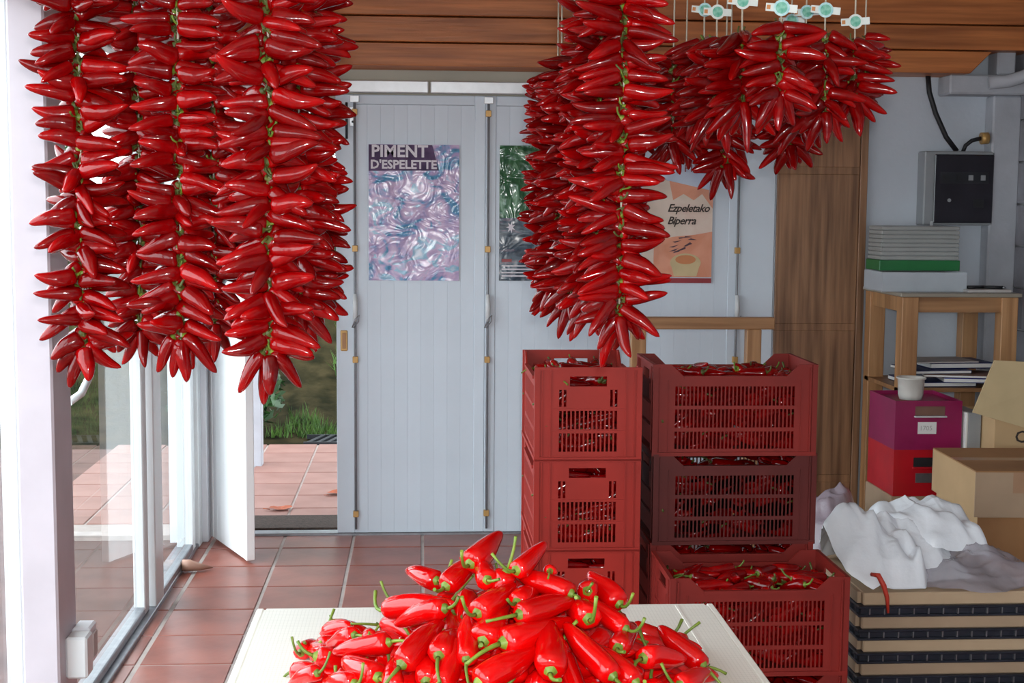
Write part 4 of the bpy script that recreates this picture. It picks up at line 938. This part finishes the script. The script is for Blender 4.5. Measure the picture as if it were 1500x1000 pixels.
def crumple(name, label, cat, material, cx, cy, rx, ry, h, z0, seed, n=70, sharp=0.06, spike=0.12, edge_drop=0.0, floor_z=None):
    """a crumpled plastic bag: a folded dome with sharp creases and an uneven hem"""
    m = MB(); v = []
    for j in range(n+1):
        r = j/n
        for i in range(n):
            a = 2*math.pi*i/n
            d = Vector((math.cos(a), math.sin(a), 0))
            hem = 1 + spike*1.6*noise.noise((d.x*1.7+seed, d.y*1.7, seed)) + spike*0.8*noise.noise((d.x*5+seed, d.y*5, 2))
            x = cx + rx*r*hem*d.x; y = cy + ry*r*hem*d.y
            prof = (1-r**2.2)
            q = Vector((x*4.2+seed, y*4.2, seed*0.7))
            fold = 1-2*abs(noise.noise(q)); fold2 = 1-2*abs(noise.noise(q*2.3+Vector((7,3,1)))); fold3 = 1-2*abs(noise.noise(q*5.1))
            z = h*prof + (sharp*(fold-0.5) + sharp*0.55*(fold2-0.5) + sharp*0.22*(fold3-0.5))*(0.45+0.75*prof)
            z = z0 + max(z, 0.003) - edge_drop*max(0, r-0.8)/0.2
            if floor_z is not None: z = max(z, floor_z)
            w = noise.noise(q*1.7+Vector((0,9,0)))*0.02
            v.append((x+w, y+noise.noise(q*1.5+Vector((4,0,9)))*0.02, z))
    f = [(j*n+i, j*n+(i+1)%n, (j+1)*n+(i+1)%n, (j+1)*n+i) for j in range(n) for i in range(n)]
    m.add(v, f, True)
    o = m.build(name, material); tag(o, label, cat)
    return o
def bag(label, material, c, outline, H, seed, n=84, amp=1.0, power=0.75):
    """a slack plastic bag: straight creases run across a low mound whose hem follows pointed corners"""
    rg = random.Random(seed); m = MB(); v = []
    cr = []
    for k in range(16):
        a = rg.uniform(0, math.pi); fq = rg.uniform(2.2, 15.0)
        cr.append((math.cos(a)*fq, math.sin(a)*fq, rg.uniform(0, 1), 0.085/(fq**0.72)*rg.uniform(0.5, 1.4), rg.uniform(0, 9)))
    pts = sorted((math.atan2(y-c[1], x-c[0]) % (2*math.pi), Vector((x, y, z))) for x, y, z in outline)
    def hem(a):
        for i in range(len(pts)):
            a0, p0 = pts[i]; a1, p1 = pts[(i+1) % len(pts)]
            if i == len(pts)-1: a1 += 2*math.pi
            aa = a if a >= a0 else a + 2*math.pi
            if a0 <= aa <= a1 or (i == len(pts)-1):
                t = (aa-a0)/max(1e-6, a1-a0); t = min(max(t, 0), 1)
                return p0.lerp(p1, t)
    for j in range(n+1):
        r = j/n
        for i in range(n):
            h = hem(2*math.pi*i/n % (2*math.pi))
            x = c[0]+(h.x-c[0])*r; y = c[1]+(h.y-c[1])*r
            z = c[2]*(1-r) + h.z*r if r > 0.999 else h.z*r**2 + c[2]*(1-r**2)
            z += H*max(0.0, 1-r*r)**power
            w = noise.noise((x*3+seed, y*3, 0.5))*0.35
            crz = 0.0
            for ax, ay, ph, am, sd in cr:
                u = x*ax+y*ay+ph+w; tri = abs(2*(u-math.floor(u+0.5)))
                mask = max(0.0, 0.55+noise.noise((x*4+sd, y*4, sd)))
                crz += am*amp*(tri-0.5)*mask
            z += crz*(0.35+0.65*(1-r**3))
            fl_ = 0.004
            v.append((x + 0.012*noise.noise((x*14, y*14, seed)), y + 0.012*noise.noise((x*14, y*14, seed+5)), max(z, min(h.z, c[2])+fl_)))
    m.add(v, [(j*n+i, j*n+(i+1)%n, (j+1)*n+(i+1)%n, (j+1)*n+i) for j in range(n) for i in range(n)], True)
    return tag(m.build('plastic_bag', material), label, 'bag', 'white plastic bags on the stack')
ST = STACK_TOP+0.003
bag('large crumpled white plastic bag hanging over the left edge of the flat cartons', bag_white, (1.60, 4.60, ST), [(1.345, 4.52, 0.545), (1.39, 4.40, 0.40), (1.47, 4.37, ST), (1.56, 4.37, ST), (1.655, 4.375, ST+0.004), (1.70, 4.46, ST), (1.86, 4.50, ST), (1.86, 4.80, ST), (1.62, 4.88, ST), (1.42, 4.80, ST)], 0.19, 5, amp=1.75)
bag('smaller white plastic bag lying on the large one, against the taped box', bag_white, (1.75, 4.72, ST+0.02), [(1.60, 4.60, 0.49), (1.72, 4.50, 0.47), (1.93, 4.53, 0.42), (1.95, 4.70, 0.44), (1.93, 4.86, 0.42), (1.72, 4.90, 0.44), (1.57, 4.80, 0.47)], 0.20, 12, amp=1.6, power=0.6)
crumple('plastic_film', 'grey see-through plastic film spread over the flat cartons', 'film', film_grey, 1.84, 4.56, 0.27, 0.24, 0.075, STACK_TOP+0.003, 8.4, n=56, sharp=0.045, spike=0.15)
crumple('plastic_bag', 'dull lilac plastic sack on the floor before the plywood panel', 'bag', film_lilac, 1.74, 5.75, 0.21, 0.32, 0.40, 0.004, 5.7, n=48, sharp=0.07, spike=0.1, floor_z=0.003)
cd = MB(); cd.tube([(0,0,0.06), (0.018,-0.02,0.062), (0.034,-0.028,0.03), (0.046,-0.03,-0.01), (0.050,-0.032,-0.06)], [0.006, 0.009, 0.009, 0.007, 0.004], 7)
o = cd.build('ribbon', cord_red); tag(o, 'orange-red ribbon dangling over the edge of the flat cartons', 'ribbon'); o.location = (1.462, 4.362, STACK_TOP)

# ================================================================== SMALL THINGS BY THE GLAZING
so = thing('socket_box', 'small white socket box low on the side of the post', 'socket', (-0.955, 3.74, 0.315))
MB().box(0, 0.058, 0, 0.07, 0, 0.115).build('box_front', frame_paint, so, bevel=0.006)
MB().box(0, 0.05, 0.072, 0.15, 0.01, 0.12).build('box_rear', white_paint, so, bevel=0.006)
MB().box(0.05, 0.056, 0.085, 0.135, 0.03, 0.10).build('cover_flap', grey_paper, so, bevel=0.003)
wg = MB(); wg.tube([(0,0,0.03), (0.03,0.0,0.03), (0.07,0.01,0.02), (0.125,0.03,0.012)], [0.026, 0.026, 0.017, 0.003], 10)
o = wg.build('door_wedge', mat('wedge_wood', (170, 130, 112), 0.6, var=0.1)); tag(o, 'small pointed wooden wedge at the foot of the sliding window', 'wedge'); o.location = (-1.03, 6.03, 0.0)

# ================================================================== OUTDOORS
dm = tag(MB().box(-0.995, 0.6, 6.80, 7.09, 0.0, 0.012).build('doormat', mat_fibre, bevel=0.004), 'dark brown fibre doormat just outside the open doorway', 'doormat')
gr = thing('drain_grate', 'dark metal drain grate at the edge of the outdoor tiles', 'grate', (-0.78, 9.30, -0.02))
MB().box(0, 1.3, 0, 0.02, 0, 0.03).build('grate_rim', dark_metal, gr); MB().box(0, 1.3, 0.30, 0.32, 0, 0.03).build('grate_rim', dark_metal, gr)
gbar = MB().add([(0,0.02,0.0),(0.03,0.02,0.0),(0.11,0.30,0.0),(0.08,0.30,0.0),(0,0.02,0.03),(0.03,0.02,0.03),(0.11,0.30,0.03),(0.08,0.30,0.03)], [(0,3,2,1),(4,5,6,7),(0,1,5,4),(1,2,6,5),(2,3,7,6),(3,0,4,7)]).mesh('grate_bar', dark_metal)
for k in range(18): link('grate_bar', gbar, gr).location = (0.02+k*0.065, 0, 0)
for k, (x, y, a, lab) in enumerate([(-0.73, 7.27, 0.2, 'larger dry orange leaf on the terrace by the doormat'), (-0.47, 7.66, 1.0, 'smaller dry leaf on the terrace beside the door edge')]):
    m = MB(); pts = [(0.06*math.cos(t)*(1-0.2*math.sin(t)), 0.045*math.sin(t)) for t in (i*math.pi/7 for i in range(14))]
    m.add([(px, py, 0.004+0.012*abs(math.sin(px*30))) for px, py in pts]+[(0, 0, 0.004)], [(i, (i+1) % 14, 14) for i in range(14)])
    lf = m.build('blade', dry_leaf); th_ = thing('dry_leaf', lab, 'leaf', (x, y, 0.001), a, 'dry leaves on the terrace'); lf.parent = th_
    MB().tube([(-0.055, 0, 0.004), (-0.09, 0.01, 0.008)], 0.002, 5).build('leaf_stalk', dry_leaf, th_)
def leaves(m, c, rad, n, size, rg):
    for i in range(n):
        while True:
            p = Vector((rg.uniform(-1, 1), rg.uniform(-1, 1), rg.uniform(-1, 1)))
            if 0.35 < p.length < 1: break
        q = Vector((c[0]+p.x*rad[0], c[1]+p.y*rad[1], c[2]+p.z*rad[2]))
        a = Vector((rg.gauss(0, 1), rg.gauss(0, 1), rg.gauss(0, 0.6))).normalized(); b = a.cross(Vector((rg.gauss(0, 1), rg.gauss(0, 1), rg.gauss(0, 1)))).normalized()
        s = size*rg.uniform(0.6, 1.3)
        m.add([q-a*s, q+b*s*0.45, q+a*s, q-b*s*0.45], [(0, 1, 2, 3)])
def shrub(lab, x, y, z, rad, n, size, seed):
    t = thing('shrub', lab, 'shrub', (x, y, z), 0, 'shrubs outdoors'); rg = random.Random(seed)
    m = MB(); leaves(m, (0, 0, rad[2]*0.95), rad, n, size, rg); m.build('foliage', leaf_mat, t)['kind'] = 'stuff'
    for k in range(4):
        dx, dy = rg.uniform(-0.5, 0.5)*rad[0], rg.uniform(-0.5, 0.5)*rad[1]
        MB().tube([(dx*0.2, dy*0.2, -0.1), (dx*0.6, dy*0.6, rad[2]*0.6), (dx, dy, rad[2]*1.3)], [0.03, 0.022, 0.01], 6).build('branch', soil, t)
shrub('dark shrub on the bank straight beyond the doorway', -1.3, 12.6, 0.75, (1.3, 0.9, 1.6), 3600, 0.09, 1)
shrub('shrub on the bank to the right of the doorway view', 1.6, 12.8, 0.75, (1.4, 0.9, 1.7), 2600, 0.09, 2)
shrub('shrub on the bank to the left of the doorway view', -4.3, 12.2, 0.7, (1.6, 1.0, 1.7), 2400, 0.09, 3)
shrub('low hedge shrub farther along the glazed wall outdoors', -6.6, 8.2, -0.03, (1.0, 2.2, 0.6), 2000, 0.09, 4)
shrub('low hedge shrub nearer along the glazed wall outdoors', -6.8, 3.2, -0.03, (1.0, 2.3, 0.6), 2000, 0.09, 5)
shrub('low leafy shrub at the drain grate left of the doorway view', -1.35, 9.75, 0.0, (0.42, 0.3, 0.28), 700, 0.05, 6)
gm = MB(); rg = random.Random(9)
for i in range(9000):
    x = rg.uniform(-2.0, 0.9); y = 9.62 + rg.random()**1.2*2.6
    if noise.noise((x*1.6, y*1.6, 3)) + 0.28*(x+0.4) < 0.02: continue
    z = bank(x, y); a = rg.uniform(0, 6.28); h = rg.uniform(0.05, 0.13); w = 0.006; dx, dy = math.cos(a)*w, math.sin(a)*w
    lx, ly = rg.gauss(0, 0.03), rg.gauss(0, 0.03)
    gm.add([(x-dx, y-dy, z-0.01), (x+dx, y+dy, z-0.01), (x+lx, y+ly, z+h)], [(0, 1, 2)])
tag(gm.build('grass_tufts', grass_mat), 'green grass tufts growing on the bank beyond the doorway', 'grass', kind='stuff')
